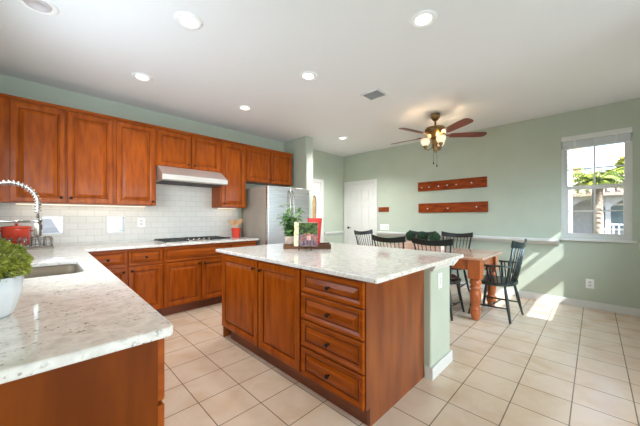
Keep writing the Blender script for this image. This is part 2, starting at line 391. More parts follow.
# ------------------------------------------------------------------ windows and doors
def pane_window(name, axis_pos, y0, y1, z0, z1):
    """double hung window in the right wall"""
    x = axis_pos
    mb = MB(); F = .035
    mb.box(x+.03, x+.11, y0, y0+F, z0, z1); mb.box(x+.03, x+.11, y1-F, y1, z0, z1)
    mb.box(x+.03, x+.11, y0+F, y1-F, z1-F, z1); mb.box(x+.03, x+.11, y0+F, y1-F, z0, z0+F)
    w = struct(name, mb, white_p)
    zm = z0+.715
    for nm, za, zb, xo in (('upper_sash', zm-.02, z1-F, .075), ('lower_sash', z0+F, zm+.03, .04)):
        s = MB(); S = .032 if nm == 'upper_sash' else .042
        ya, yb = y0+F, y1-F
        s.box(x+xo, x+xo+.03, ya, ya+S, za, zb); s.box(x+xo, x+xo+.03, yb-S, yb, za, zb)
        s.box(x+xo, x+xo+.03, ya+S, yb-S, za, za+S); s.box(x+xo, x+xo+.03, ya+S, yb-S, zb-S, zb)
        so = obj(nm, s, white_p, w)
        mu = MB(); yc = (ya+yb)/2; zc = za+(zb-za)*(.5 if nm == 'lower_sash' else .40)
        mu.box(x+xo+.008, x+xo+.024, yc-.009, yc+.009, za+S, zb-S); mu.box(x+xo+.008, x+xo+.024, ya+S, yc-.009, zc-.009, zc+.009); mu.box(x+xo+.008, x+xo+.024, yc+.009, yb-S, zc-.009, zc+.009)
        obj('muntin', mu, white_p, so)
        obj('pane', B(x+xo+.014, x+xo+.018, ya+S, yb-S, za+S, zb-S), glass_m, so)
    obj('sill', B(x-.028, x+.03, y0-.035, y1+.035, z0-.03, z0-.001, bev=.005), white_p, w)
    return w
pane_window('window_1', XR, *DW)
for i, (x0, x1, z0, z1) in enumerate(BW):
    mb = MB(); F = .012
    mb.box(x0-.008, x0+F, YB-.018, YB+.12, z0-.008, z1+.008); mb.box(x1-F, x1+.008, YB-.018, YB+.12, z0-.008, z1+.008)
    mb.box(x0+F, x1-F, YB-.018, YB+.12, z1-F, z1+.008); mb.box(x0+F, x1-F, YB-.018, YB+.12, z0-.008, z0+F)
    w_ = struct('window_%d' % (i+2), mb, white_p)
    obj('pane', B(x0+F, x1-F, YB+.05, YB+.055, z0+F, z1-F), glass_m, w_)
# patio window in the front wall (lets the sun in)
mb = MB()
for a in ((3.45, 3.50, 1.23, 2.39), (4.75, 4.78, 1.23, 2.39), (3.5, 4.75, 1.23, 1.26), (3.5, 4.75, 2.36, 2.39), (3.5, 4.75, 1.60, 1.88), (3.5, 4.75, 2.18, 2.21)):
    mb.box(a[0], a[1], YF-.09, YF-.03, a[2], a[3])
w4 = struct('window_4', mb, white_p)
obj('pane', B(3.5, 4.75, YF-.062, YF-.058, 1.26, 2.36), glass_m, w4)
mb = MB()
for a in ((1.5, 1.55, 1.12, 2.25), (3.05, 3.1, 1.12, 2.25), (2.28, 2.32, 1.17, 2.2), (1.55, 3.05, 1.12, 1.17), (1.55, 3.05, 2.2, 2.25)):
    mb.box(XL-.09, XL-.03, *a)
struct('window_5', mb, white_p)

def six_panel_door(name, O, U, V, W, w, h):
    """white six panel door: O lower corner, U across, W out of the wall"""
    O, U, V, W = map(Vector, (O, U, V, W))
    mb = MB(); c = .085
    for (u0, u1, v0, v1) in ((-c, 0, 0, h+c), (w, w+c, 0, h+c), (0, w, h, h+c)):
        mb.prism([(u0, v0), (u1, v0), (u1, v1), (u0, v1)], O, U, V, W, .022, bev=.005)
    d = struct(name, mb, white_p)
    sl = MB().prism([(0.003, .006), (w-.003, .006), (w-.003, h-.003), (.003, h-.003)], O, U, V, W, .006)
    st, mid = .115, .10
    pw = (w-2*st-mid)/2
    rows = ((.20, .80), (.93, 1.53), (1.65, 1.90))
    sc = h/2.03
    fm = MB()
    us = [(.003, st), (st+pw, st+pw+mid), (w-st, w-.003)]
    for a, b in us: fm.prism([(a, .006), (b, .006), (b, h-.003), (a, h-.003)], O+W*.006, U, V, W, .010, bev=.003)
    vs = [(.006, rows[0][0]*sc), (rows[0][1]*sc, rows[1][0]*sc), (rows[1][1]*sc, rows[2][0]*sc), (rows[2][1]*sc, h-.003)]
    for (ua, ub) in ((st, st+pw), (st+pw+mid, w-st)):
        for a, b in vs: fm.prism([(ua, a), (ub, a), (ub, b), (ua, b)], O+W*.006, U, V, W, .010, bev=.003)
        for a, b in rows:
            fm.prism([(ua+.025, a*sc+.025), (ub-.025, a*sc+.025), (ub-.025, b*sc-.025), (ua+.025, b*sc-.025)], O+W*.006, U, V, W, .008, bev=.006)
    s_ = obj('door_slab', sl, white_p, d)
    obj('raised_panelling', fm, white_p, d)
    return d
# door in the right wall: hinge edge far left, handle on the left
d1 = six_panel_door('door_1', (XR-.001, 4.33, 0), (0, -1, 0), (0, 0, 1), (-1, 0, 0), .79, 2.02)
hm = MB().tube([(XR-.017, 4.27, .99), (XR-.055, 4.27, .99), (XR-.06, 4.255, .99), (XR-.06, 4.17, .99)], .009)
hm.lathe([(.028, 0), (.028, .008), (.01, .012)], (XR-.017, 4.27, .99), M=Matrix.Rotation(-PI/2, 3, 'Y'))
obj('handle', hm, bronze, d1)
d2 = six_panel_door('door_2', (3.68, YB-.001, 0), (1, 0, 0), (0, 0, 1), (0, -1, 0), .79, 2.02)

# blind at the top of the right window
bl = thing('window_blind', 'white slatted blind gathered up at the top of the dining window', 'blind', (XR+.012, 0, 2.24))
obj('headrail', B(XR-.02, XR+.034, -.343, .343, 2.325, 2.398, bev=.004), white_p, bl)
mb = MB()
for k in range(11): mb.box(XR-.014, XR+.026, -.325, .325, 2.232+k*.0082, 2.2375+k*.0082)
obj('slat_stack', mb, blind_m, bl)
obj('bottom_rail', B(XR-.015, XR+.027, -.326, .326, 2.213, 2.2305, bev=.003), blind_m, bl)
for y in (-.2, .0, .2): obj('ladder_tape', B(XR-.0175, XR-.0155, y-.008, y+.008, 2.215, 2.326), blind_m, bl)

# ------------------------------------------------------------------ cabinets
KN = [0]
def knob(parent, p, W):
    W = Vector(W).normalized(); M = W.to_track_quat('Z', 'Y').to_matrix()
    mb = MB().lathe([(.008, 0), (.006, .004), (.005, .014), (.013, .018), (.0155, .024), (.013, .029), (.004, .031)], p, seg=16, M=M)
    return obj('knob', mb, bronze, parent)
GA = .004
def uppers(label, x0, x1, z0, z1, doors, knobs, body_x0=None):
    yf = 4.085
    t = thing('upper_cabinet', label, 'cabinet', ((x0+x1)/2, (yf+YB)/2, z0), group='upper cabinets along the kitchen wall')
    bx0 = x0 if body_x0 is None else body_x0
    obj('cabinet_body', B(bx0+.001, x1-.001, yf+.02, YB-.013, z0, z1), wood, t)
    O, U, V, W = (0, yf+.0195, 0), (1, 0, 0), (0, 0, 1), (0, -1, 0)
    for (a, b), k in zip(doors, knobs):
        d = obj('door', MB().door(O, U, V, W, a+GA, b-GA, z0+.006, z1-.012), [wood, glaze], t)
        knob(d, (k[0], yf, k[1]), W)
    return t
uppers('tall double door upper cabinet at the far left above the dish rack', -.24, .615, 1.40, 2.42, [(-.225, .185), (.195, .605)], [(.150, 1.46), (.230, 1.46)], XL+.002)
uppers('single door upper cabinet just left of the range hood', .615, 1.065, 1.40, 2.42, [(.630, 1.052)], [(1.02, 1.45)])
uppers('short double door upper cabinet over the range hood', 1.065, 1.95, 1.93, 2.42, [(1.078, 1.502), (1.512, 1.938)], [(1.46, 1.985), (1.55, 1.985)])
uppers('single door upper cabinet just right of the range hood', 1.95, 2.385, 1.40, 2.42, [(1.963, 2.373)], [(1.995, 1.46)])
uppers('short double door upper cabinet over the refrigerator', 2.385, 3.37, 1.85, 2.42, [(2.400, 2.870), (2.880, 3.355)], [(2.835, 1.905), (2.915, 1.905)])
cm = MB().prism([(0, 2.4205), (.012, 2.4205), (.016, 2.426), (.030, 2.440), (.030, 2.450), (0, 2.450)], (XL+.002, 4.085+.02, 0), (0, -1, 0), (0, 0, 1), (1, 0, 0), 3.70)
single('cabinet_crown', cm, wood_h, 'long narrow wooden crown strip running along the top of all upper cabinets', 'trim')
# under cabinet strip lights (lens glows, plus its own light)
for (x0, x1, lab) in ((-.2, 1.0, 'slim glowing strip light under the upper cabinets left of the hood'), (2.0, 2.33, 'short glowing strip light under the upper cabinet beside the refrigerator')):
    t = thing('strip_light', lab, 'light', ((x0+x1)/2, 4.33, 1.388))
    obj('housing', B(x0, x1, 4.305, 4.36, 1.39, 1.3995), white_p, t)
    obj('lens', B(x0+.01, x1-.01, 4.31, 4.355, 1.385, 1.3898), strip_m, t)
    light('strip_lamp', 'AREA', ((x0+x1)/2, 4.33, 1.38), .12*(x1-x0), (1, .86, .68), (0, .25, -1), shape='RECTANGLE', size=x1-x0, size_y=.04)

# base cabinets on the back wall
YD = 3.79
def base_cab(label, x0, x1, fronts, knobs):
    t = thing('base_cabinet', label, 'cabinet', ((x0+x1)/2, 4.1, 0), group='base cabinets under the back counter')
    obj('cabinet_body', B(x0+.001, x1-.001, YD+.02, YB-.013, .11, .8835), wood, t)
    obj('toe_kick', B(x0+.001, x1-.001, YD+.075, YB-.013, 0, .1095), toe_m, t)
    O, U, V, W = (0, YD+.0195, 0), (1, 0, 0), (0, 0, 1), (0, -1, 0)
    for (nm, a, b, c, d_), ks in zip(fronts, knobs):
        fr = .055 if nm == 'door' else .028
        f = obj(nm, MB().door(O, U, V, W, a+GA, b-GA, c, d_, fr=fr), [wood if nm == 'door' else wood_h, glaze], t)
        for k in ks: knob(f, (k[0], YD, k[1]), W)
ZD0, ZD1, ZR0, ZR1 = .125, .665, .68, .865
base_cab('base cabinet with one drawer over one door in the corner by the sink run', .325, .695, [('drawer', .335, .69, ZR0, ZR1), ('door', .335, .69, ZD0, ZD1)], [[(.513, .775)], [(.655, .625)]])
base_cab('base cabinet with one drawer over one door just left of the cooktop', .695, 1.065, [('drawer', .70, 1.06, ZR0, ZR1), ('door', .70, 1.06, ZD0, ZD1)], [[(.88, .775)], [(.735, .625)]])
base_cab('wide base cabinet under the cooktop with a false drawer and two doors', 1.065, 2.0, [('drawer_front', 1.07, 1.995, ZR0, ZR1), ('door', 1.07, 1.53, ZD0, ZD1), ('door', 1.535, 1.995, ZD0, ZD1)], [[], [(1.495, .625)], [(1.57, .625)]])
base_cab('base cabinet between the cooktop and the refrigerator', 2.0, 2.395, [('drawer', 2.005, 2.39, ZR0, ZR1), ('door', 2.005, 2.39, ZD0, ZD1)], [[(2.198, .775)], [(2.04, .625)]])

# sink run along the left wall, ending in the peninsula panel
t = thing('sink_cabinet', 'sink base cabinet run with the plain brown end panel at lower left', 'cabinet', (-.03, 2.4, 0))
lb = MB()
lb.box(XL+.012, .252, .972, 3.80, .11, .64); lb.box(XL+.012, .252, .972, 2.12, .64, .8835); lb.box(XL+.012, .252, 2.98, 3.80, .64, .8835)
obj('cabinet_body', lb, wood, t)
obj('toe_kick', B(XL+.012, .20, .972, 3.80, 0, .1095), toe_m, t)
obj('end_panel', B(XL+.012, .252, .95, .9715, 0, .8835, bev=.0015), shaded_panel, t)
O, U, V, W = (.2525, 0, 0), (0, 1, 0), (0, 0, 1), (1, 0, 0)
for (nm, a, b, c, d_, ky, kz) in (('drawer', .953, 1.50, ZR0, .872, 1.22, .775), ('door', .953, 1.50, ZD0, ZD1, 1.46, .62), ('drawer_front', 1.51, 2.12, ZR0, .872, None, None), ('door', 1.51, 2.12, ZD0, ZD1, 1.55, .62),
                                  ('drawer_front', 2.13, 2.97, ZR0, .872, None, None), ('door', 2.13, 2.545, ZD0, ZD1, 2.51, .62), ('door', 2.555, 2.97, ZD0, ZD1, 2.59, .62), ('drawer', 2.98, 3.76, ZR0, .872, 3.37, .775), ('door', 2.98, 3.76, ZD0, ZD1, 3.02, .62)):
    f = obj(nm, MB().door(O, U, V, W, a+GA, b-GA, c, d_, fr=.055 if nm == 'door' else .028), [wood if nm == 'door' else wood_h, glaze], t)
    if ky: knob(f, (.2725, ky, kz), W)

# L shaped granite worktop with sink cut-out (rounded)
SX0, SX1, SY0, SY1 = -.20, .19, 2.21, 2.88
def rrect(x0, x1, y0, y1, r, n=6):
    pts = []
    for cx, cy, a0 in ((x1-r, y1-r, 0), (x0+r, y1-r, PI/2), (x0+r, y0+r, PI), (x1-r, y0+r, 3*PI/2)):
        for k in range(n+1):
            a = a0+PI/2*k/n; pts.append((cx+r*math.cos(a), cy+r*math.sin(a)))
    return pts
def slab_with_hole(outer, hole, z0, z1, bev=.006):
    mb = MB(); bm = mb.bm
    vo = [bm.verts.new((p[0], p[1], z1)) for p in outer]; vh = [bm.verts.new((p[0], p[1], z1)) for p in hole] if hole else []
    es = [bm.edges.new((vo[i], vo[(i+1) % len(vo)])) for i in range(len(vo))]
    es += [bm.edges.new((vh[i], vh[(i+1) % len(vh)])) for i in range(len(vh))]
    if hole: bmesh.ops.triangle_fill(bm, edges=es, use_beauty=True)
    else: bm.faces.new(vo)
    ret = bmesh.ops.extrude_face_region(bm, geom=list(bm.faces))
    for g in ret['geom']:
        if isinstance(g, bmesh.types.BMVert): g.co.z = z0
    bmesh.ops.recalc_face_normals(bm, faces=bm.faces)
    edges = [e for e in bm.edges if len(e.link_faces) == 2 and abs(e.verts[0].co.z-e.verts[1].co.z) < 1e-6 and e.calc_face_angle(0) > 1.0]
    bmesh.ops.bevel(bm, geom=edges, offset=bev, segments=2, affect='EDGES', profile=.5)
    return mb
def fillet(poly, idx, r, n=5):
    out = []
    for i, p in enumerate(poly):
        if i not in idx: out.append(p); continue
        p = Vector(p); a = Vector(poly[i-1]); b = Vector(poly[(i+1) % len(poly)])
        p0 = p+(a-p).normalized()*r; p1 = p+(b-p).normalized()*r
        for k in range(n+1):
            s = k/n; q = p0.lerp(p, s).lerp(p.lerp(p1, s), s); out.append((q.x, q.y))
    return out
outer = fillet([(XL+.011, .915), (.292, .918), (.318, 3.755), (2.42, 3.755), (2.42, YB-.011), (XL+.011, YB-.011)], (1,), .03)
wt = thing('worktop', 'L shaped white speckled granite worktop around the kitchen corner', 'countertop', (1.0, 4.0, .884))
obj('slab', slab_with_hole(outer, rrect(SX0, SX1, SY0, SY1, .07), .884, .914), granite, wt)
# undermount sink basin
sk = MB(); rings = []
for (ins, z) in ((-.02, .883), (.0, .883), (.004, .80), (.012, .70), (.05, .67)):
    rings.append([sk.bm.verts.new((p[0], p[1], z)) for p in rrect(SX0+ins, SX1-ins, SY0+ins, SY1-ins, .07)])
for a, b in zip(rings, rings[1:]):
    for k in range(len(a)):
        f = sk.bm.faces.new((a[k], a[(k+1) % len(a)], b[(k+1) % len(a)], b[k])); f.smooth = True
sk.bm.faces.new(rings[-1])
sink = thing('kitchen_sink', 'stainless undermount sink basin set into the left worktop', 'sink', (-.005, 2.545, .67))
obj('basin', sk, sink_m, sink)
obj('drain', MB().lathe([(.045, .671), (.045, .674), (.03, .672), (.0, .672)], (-.03, 2.55, 0)), chrome, sink)

# pull-down faucet with spring
fx, fy = -.255, 2.55
t = thing('kitchen_faucet', 'tall brushed nickel spring faucet arching over the sink', 'faucet', (fx, fy, .914))
obj('base', MB().lathe([(.032, .9145), (.032, .93), (.024, .94), (.022, 1.0), (.016, 1.01), (.014, 1.235)], (fx, fy, 0)), chrome, t)
path = []
for k in range(25):
    a = PI*(1-k/24); path.append((fx+.119+.119*math.cos(a), fy, 1.34+.122*math.sin(a)))
path = [(fx, fy, 1.22), (fx, fy, 1.28)]+path+[(-.017, fy, 1.29), (-.018, fy, 1.215)]
obj('hose', MB().tube(path, .0075), chrome, t)
# the coil
P = [Vector(p) for p in path]; coil = []
segL = [0]
for a, b in zip(P, P[1:]): segL.append(segL[-1]+(b-a).length)
total = segL[-1]*.90; turns = 30
for k in range(turns*8+1):
    s = total*k/(turns*8); i = max(j for j in range(len(segL)) if segL[j] <= s+1e-9); i = min(i, len(P)-2)
    f = (s-segL[i])/(segL[i+1]-segL[i]); p = P[i].lerp(P[i+1], f); d = (P[i+1]-P[i]).normalized()
    n1 = Vector((0, 1, 0)); n2 = d.cross(n1); a = 2*PI*k/8
    coil.append(p+n1*math.cos(a)*.0145+n2*math.sin(a)*.0145)
obj('spring', MB().tube(coil, .0036, seg=6), chrome, t)
sh = obj('spray_head', MB().lathe([(.012, 1.222), (.0165, 1.215), (.018, 1.20), (.019, 1.135), (.016, 1.125)], (-.018, fy, 0)), chrome, t)
obj('spray_button', B(-.003, .0035, fy-.012, fy+.008, 1.168, 1.20, bev=.003), rubber, sh)
obj('holder_arm', MB().tube([(fx, fy, 1.222), (-.047, fy, 1.222)], .008).lathe([(.018, 1.214), (.021, 1.216), (.021, 1.230), (.018, 1.232)], (-.018, fy, 0)), chrome, t)
obj('lever', MB().tube([(fx+.02, fy-.02, .97), (fx+.06, fy-.09, .99)], [.008, .006]), chrome, t)

# ------------------------------------------------------------------ range hood, cooktop
t = thing('range_hood', 'stainless steel under-cabinet range hood with sloping front', 'range hood', (1.51, 4.2, 1.73))
prof = [(YB-.013, 1.929), (4.07, 1.929), (3.87, 1.80), (3.87, 1.735), (3.88, 1.725), (YB-.013, 1.725)]
obj('canopy', MB().prism(prof, (1.075, 0, 0), (0, 1, 0), (0, 0, 1), (1, 0, 0), .87, bev=.002), hood_steel, t)
obj('front_lip', B(1.072, 1.948, 3.862, 3.8695, 1.732, 1.798, bev=.002), hood_steel, t)
for x in (1.10, 1.52): obj('filter', B(x, x+.40, 3.95, 4.38, 1.718, 1.7245), vent_dark, t)
t = thing('cooktop', 'black gas cooktop with five silver knobs set in the back worktop', 'cooktop', (1.54, 4.08, .9145))
obj('pan', B(1.085, 1.995, 3.83, 4.34, .9145, .924, bev=.004), steel, t)
for (x0, x1) in ((1.10, 1.385), (1.395, 1.685), (1.695, 1.98)):
    g = MB(); ymin = 3.96 if x0 == 1.395 else 3.845
    for x in (x0, x1-.012): g.box(x, x+.012, ymin, 4.325, .932, .946)
    for y in (ymin, (ymin+4.325)/2-.006, 4.313): g.box(x0+.012, x1-.012, y, y+.012, .932, .946)
    for k in range(1, 4): g.box(x0+(x1-x0)*k/4-.005, x0+(x1-x0)*k/4+.005, ymin+.012, 4.312, .934, .948)
    for x in (x0, x1-.012):
        for y in (ymin, 4.313): g.box(x, x+.012, y, y+.012, .9245, .932)
    obj('grate', g, iron, t)
for (x, y) in ((1.24, 3.97), (1.24, 4.2), (1.54, 4.15), (1.84, 3.97), (1.84, 4.2)):
    obj('burner', MB().lathe([(.05, .9242), (.05, .930), (.035, .931), (.033, .9315)], (x, y, 0)), iron, t)
for k in range(5):
    obj('knob', MB().lathe([(.022, .9242), (.022, .93), (.017, .934), (.016, .955), (.012, .958)], (1.40+k*.07, 3.895, 0), seg=18), chrome, t)

# ------------------------------------------------------------------ refrigerator
t = thing('refrigerator', 'stainless steel french door refrigerator beside the stub wall', 'refrigerator', (2.92, 4.0, 0))
fy0 = 3.60
obj('case', B(2.475, 3.365, fy0+.075, 4.37, .02, 1.735, bev=.006), steel_side, t)
for (a, b) in ((2.477, 2.917), (2.923, 3.363)):
    d = obj('door', B(a, b, fy0, fy0+.07, .72, 1.745, bev=.012, seg=3), steel, t)
    hx = 2.885 if a < 2.9 else 2.955
    hp = [(hx, fy0, .86), (hx, fy0-.035, .885)]+[(hx, fy0-.045-.016*math.sin(PI*k/10), .93+.70*k/10) for k in range(11)]+[(hx, fy0-.035, 1.655), (hx, fy0, 1.68)]
    obj('handle', MB().tube(hp, .0115), chrome, d)
    if a > 2.9:
        obj('badge', MB().lathe([(.013, 0), (.013, .003), (.010, .004)], (3.325, fy0, 1.66), M=Matrix.Rotation(PI/2, 3, 'X')), vent_dark, d)
fd = obj('freezer_drawer', B(2.477, 3.363, fy0, fy0+.07, .06, .712, bev=.012, seg=3), steel, t)
obj('handle', MB().tube([(2.53, fy0, .64), (2.54, fy0-.045, .64), (3.30, fy0-.045, .64), (3.31, fy0, .64)], .0115), chrome, fd)
obj('kick_plate', B(2.49, 3.35, fy0+.03, fy0+.07, 0, .055), vent_dark, t)

# ------------------------------------------------------------------ island
t = thing('island_cabinet', 'large wooden kitchen island cabinet with two doors and four drawers', 'island', (1.72, 1.84, 0))
XI = 1.315
obj('cabinet_body', B(XI+.02, 2.095, .967, 2.735, .115, .8835), wood, t)
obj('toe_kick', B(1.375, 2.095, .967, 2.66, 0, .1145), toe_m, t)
ep = MB().prism([(XI+.018, .115), (1.375, .115), (1.375, 0), (2.10, 0), (2.10, .8835), (XI+.018, .8835)], (0, .945, 0), (1, 0, 0), (0, 0, 1), (0, 1, 0), .0215)
obj('end_panel', ep, panel_wood, t)
obj('end_panel', B(XI+.02, 2.095, 2.7355, 2.755, 0, .8835), panel_wood, t)
O, U, V, W = (XI+.0195, 0, 0), (0, -1, 0), (0, 0, 1), (-1, 0, 0)
for (a, b, ky) in ((2.745, 2.07, 2.12), (2.06, 1.515, 2.01)):
    d = obj('door', MB().door(O, U, V, W, -a+GA, -b-GA, .125, .865, fr=.06), [wood, glaze], t)
    knob(d, (XI, ky, .80), W)
for (z0, z1) in ((.715, .865), (.525, .705), (.33, .515), (.118, .32)):
    d = obj('drawer', MB().door(O, U, V, W, -1.505+GA, -.950-GA, z0, z1, fr=.034), [wood_h, glaze], t)
    knob(d, (XI, 1.228, (z0+z1)/2), W)
# drywall support behind the island
struct('wall_island', B(2.1105, 2.50, .89, 2.75, 0, .8835, bev=.014, seg=3), sage)
bb = MB().box(2.1105, 2.515, .875, .8895, 0, .095, bev=.003); bb.box(2.5005, 2.515, .8895, 2.75, 0, .095, bev=.003); bb.box(2.1105-.0095, 2.1105, .875, .94, 0, .095, bev=.002)
struct('baseboard_island', bb, white_p)
cb = MB(); cb.prism([(0, .83), (.012, .835), (.028, .868), (.028, .8835), (0, .8835)], (2.1105, .8895, 0), (0, -1, 0), (0, 0, 1), (1, 0, 0), .40)
cb.prism([(0, .83), (.012, .835), (.13, .868), (.13, .8835), (0, .8835)], (2.5005, .8615, 0), (1, 0, 0), (0, 0, 1), (0, 1, 0), 1.88)
struct('trim_6', cb, white_p)
single('island_worktop', slab_with_hole(fillet([(1.285, .838), (2.70, .838), (2.70, 2.83), (1.285, 2.83)], (0, 1, 2, 3), .02), None, .884, .914), granite, 'long rectangular white granite worktop on the island', 'countertop')

# ------------------------------------------------------------------ outlets and switches
def plate(name, label, cat, O, U, W, w, h, kind, gangs=1, grp=None):
    O, U, W = map(Vector, (O, U, W)); V = Vector((0, 0, 1))
    t = thing(name, label, cat, tuple(O), group=grp)
    obj('cover_plate', MB().prism([(-w/2, -h/2), (w/2, -h/2), (w/2, h/2), (-w/2, h/2)], O, U, V, W, .006, bev=.002), plastic_w, t)
    for g in range(gangs):
        u = (g-(gangs-1)/2)*w/gangs
        if kind == 'rocker':
            obj('rocker', MB().prism([(u-.016, -.033), (u+.016, -.033), (u+.016, .033), (u-.016, .033)], O+W*.006, U, V, W, .004, bev=.002), white_p, t)
        else:
            for v in (-.021, .021):
                s = obj('socket', MB().prism([(u-.016, v-.014), (u+.016, v-.014), (u+.016, v+.014), (u-.016, v+.014)], O+W*.006, U, V, W, .002, bev=.001), white_p, t)
                sm = MB()
                for q in (-.007, .005): sm.prism([(u+q, v-.004), (u+q+.002, v-.004), (u+q+.002, v+.006), (u+q, v+.006)], O+W*.0082, U, V, W, .0006)
                obj('slot', sm, slot_m, s)
    return t
plate('wall_outlet', 'white outlet plate on the white backsplash tile left of the cooktop', 'outlet', (.965, YB-.0105, 1.175), (1, 0, 0), (0, -1, 0), .09, .13, 'outlet')
plate('wall_outlet', 'white outlet plate low on the green wall below the dining window', 'outlet', (XR-.001, .045, .335), (0, -1, 0), (-1, 0, 0), .085, .13, 'outlet')
plate('wall_switch', 'white switch plate on the green end wall of the island', 'switch', (2.27, .8895, .735), (1, 0, 0), (0, -1, 0), .075, .12, 'rocker')
plate('wall_switch', 'wide white four gang switch plate between the white door and the chair rail', 'switch', (XR-.001, 3.27, 1.03), (0, -1, 0), (-1, 0, 0), .22, .12, 'rocker', 4)

# ------------------------------------------------------------------ things on the wall
def rack(label, y0, y1, z0, z1, pegs, tilt=0):
    yc, zc = (y0+y1)/2, (z0+z1)/2
    t = thing('peg_rail', label, 'peg rail', (XR-.001, yc, zc), world=False)
    t.rotation_euler = (tilt, 0, 0)
    obj('board', B(-.022, 0, y0-yc, y1-yc, z0-zc, z1-zc, bev=.003), rack_m, t)
    for (f, dz) in pegs:
        y = (y1-(y1-y0)*f)-yc
        obj('peg', MB().lathe([(.008, 0), (.006, .012), (.011, .022), (.009, .03), (.003, .032)], (-.022, y, dz), seg=14, M=Matrix.Rotation(-PI/2, 3, 'Y')), white_pot, t)
rack('upper reddish wooden rail with six small white pegs on the green wall', 1.285, 2.495, 1.755, 1.935, [(.07, -.02), (.19, -.02), (.34, -.015), (.47, -.01), (.60, -.01), (.81, 0)], 0)
rack('lower reddish wooden rail with three small white pegs on the green wall', 1.27, 2.485, 1.335, 1.515, [(.16, -.015), (.47, -.015), (.86, .0)])
t = thing('wall_plaque', 'small wooden plaque with dark letters beside the white door', 'sign', (XR-.001, 3.285, 1.36))
obj('board', B(XR-.018, XR-.001, 3.155, 3.415, 1.365, 1.465, bev=.003), rack_m, t)
lm = MB()
for k in range(4):
    yc = 3.375-k*.06
    lm.box(XR-.0205, XR-.0182, yc-.02, yc-.013, 1.385, 1.445); lm.box(XR-.0205, XR-.0182, yc+.013, yc+.02, 1.385, 1.445)
    if k % 2 == 0: lm.box(XR-.0205, XR-.0182, yc-.013, yc+.013, 1.41, 1.42)
    else: lm.box(XR-.0205, XR-.0182, yc-.013, yc+.013, 1.385, 1.395); lm.box(XR-.0205, XR-.0182, yc-.013, yc+.013, 1.435, 1.445)
obj('lettering', lm, dark_edge, t)

# ------------------------------------------------------------------ ceiling fixtures
spots = [((.79, 2.20), 29, 'glowing recessed ceiling light left of the island near the photo top'), ((2.04, .92), 9, 'glowing recessed ceiling light above the near end of the island'),
         ((.76, 3.44), 22, 'glowing recessed ceiling light nearest the left upper cabinets'), ((2.0, 2.16), 10, 'glowing recessed ceiling light over the middle of the island'),
         ((1.97, 3.41), 20, 'glowing recessed ceiling light in front of the range hood cabinets'), ((4.03, 3.39), 130, 'glowing recessed ceiling light farthest away, in front of the white door')]
proto = None
for (xy, watts, lab) in spots:
    if proto is None:
        proto = thing('downlight', lab, 'ceiling light', (xy[0], xy[1], H), group='recessed ceiling lights', world=False)
        obj('trim_ring', MB().lathe([(.056, -.001), (.060, -.006), (.080, -.012), (.098, -.007), (.100, -.001)], seg=32, cap=False), plastic_w, proto)
        obj('lens', MB().lathe([(.0555, -.001), (.0555, -.004), (.0, -.0045)], seg=32), led_m, proto)
    else: dup(proto, (xy[0], xy[1], H), 0, lab)
    light('downlight_lamp', 'SPOT', (xy[0], xy[1], H-.02), watts, (1, .94, .86) if xy == (.79, 2.20) else (.97, .97, 1.0), (0, 0, -1), spot_size=math.radians(140), spot_blend=.8, shadow_soft_size=.07)
t = thing('eyeball_light', 'unlit white gimbal ceiling light above the sink, cut by the top left edge', 'ceiling light', (-.02, 2.78, H), world=False)
obj('trim_ring', MB().lathe([(.075, -.001), (.078, -.010), (.10, -.010), (.112, -.002), (.112, -.001)], seg=32, cap=False), plastic_w, t)
obj('eyeball', MB().lathe([(.0745, -.0005), (.07, -.012), (.05, -.016), (.047, -.004), (0, -.0035)], seg=32), lens_off, t)
# vent
t = thing('ceiling_vent', 'white square air vent grille in the ceiling beside the fan', 'vent', (2.87, 1.915, H))
fv = MB()
x0, x1, y0, y1 = 2.75, 2.99, 1.785, 2.045
fv.box(x0, x0+.025, y0, y1, H-.012, H-.001, bev=.003); fv.box(x1-.025, x1, y0, y1, H-.012, H-.001, bev=.003); fv.box(x0+.025, x1-.025, y0, y0+.025, H-.012, H-.001, bev=.003); fv.box(x0+.025, x1-.025, y1-.025, y1, H-.012, H-.001, bev=.003)
obj('frame', fv, vent_m, t)
obj('duct', B(x0+.025, x1-.025, y0+.025, y1-.025, H-.003, H-.001), vent_back, t)
for k in range(9):
    y = y0+.036+k*.0235
    obj('louver', MB().obox(((x0+x1)/2, y, H-.008), ((1, 0, 0), (0, 1, -.6), (0, .6, 1)), x1-x0-.052, .0125, .0015), louver_m, t)

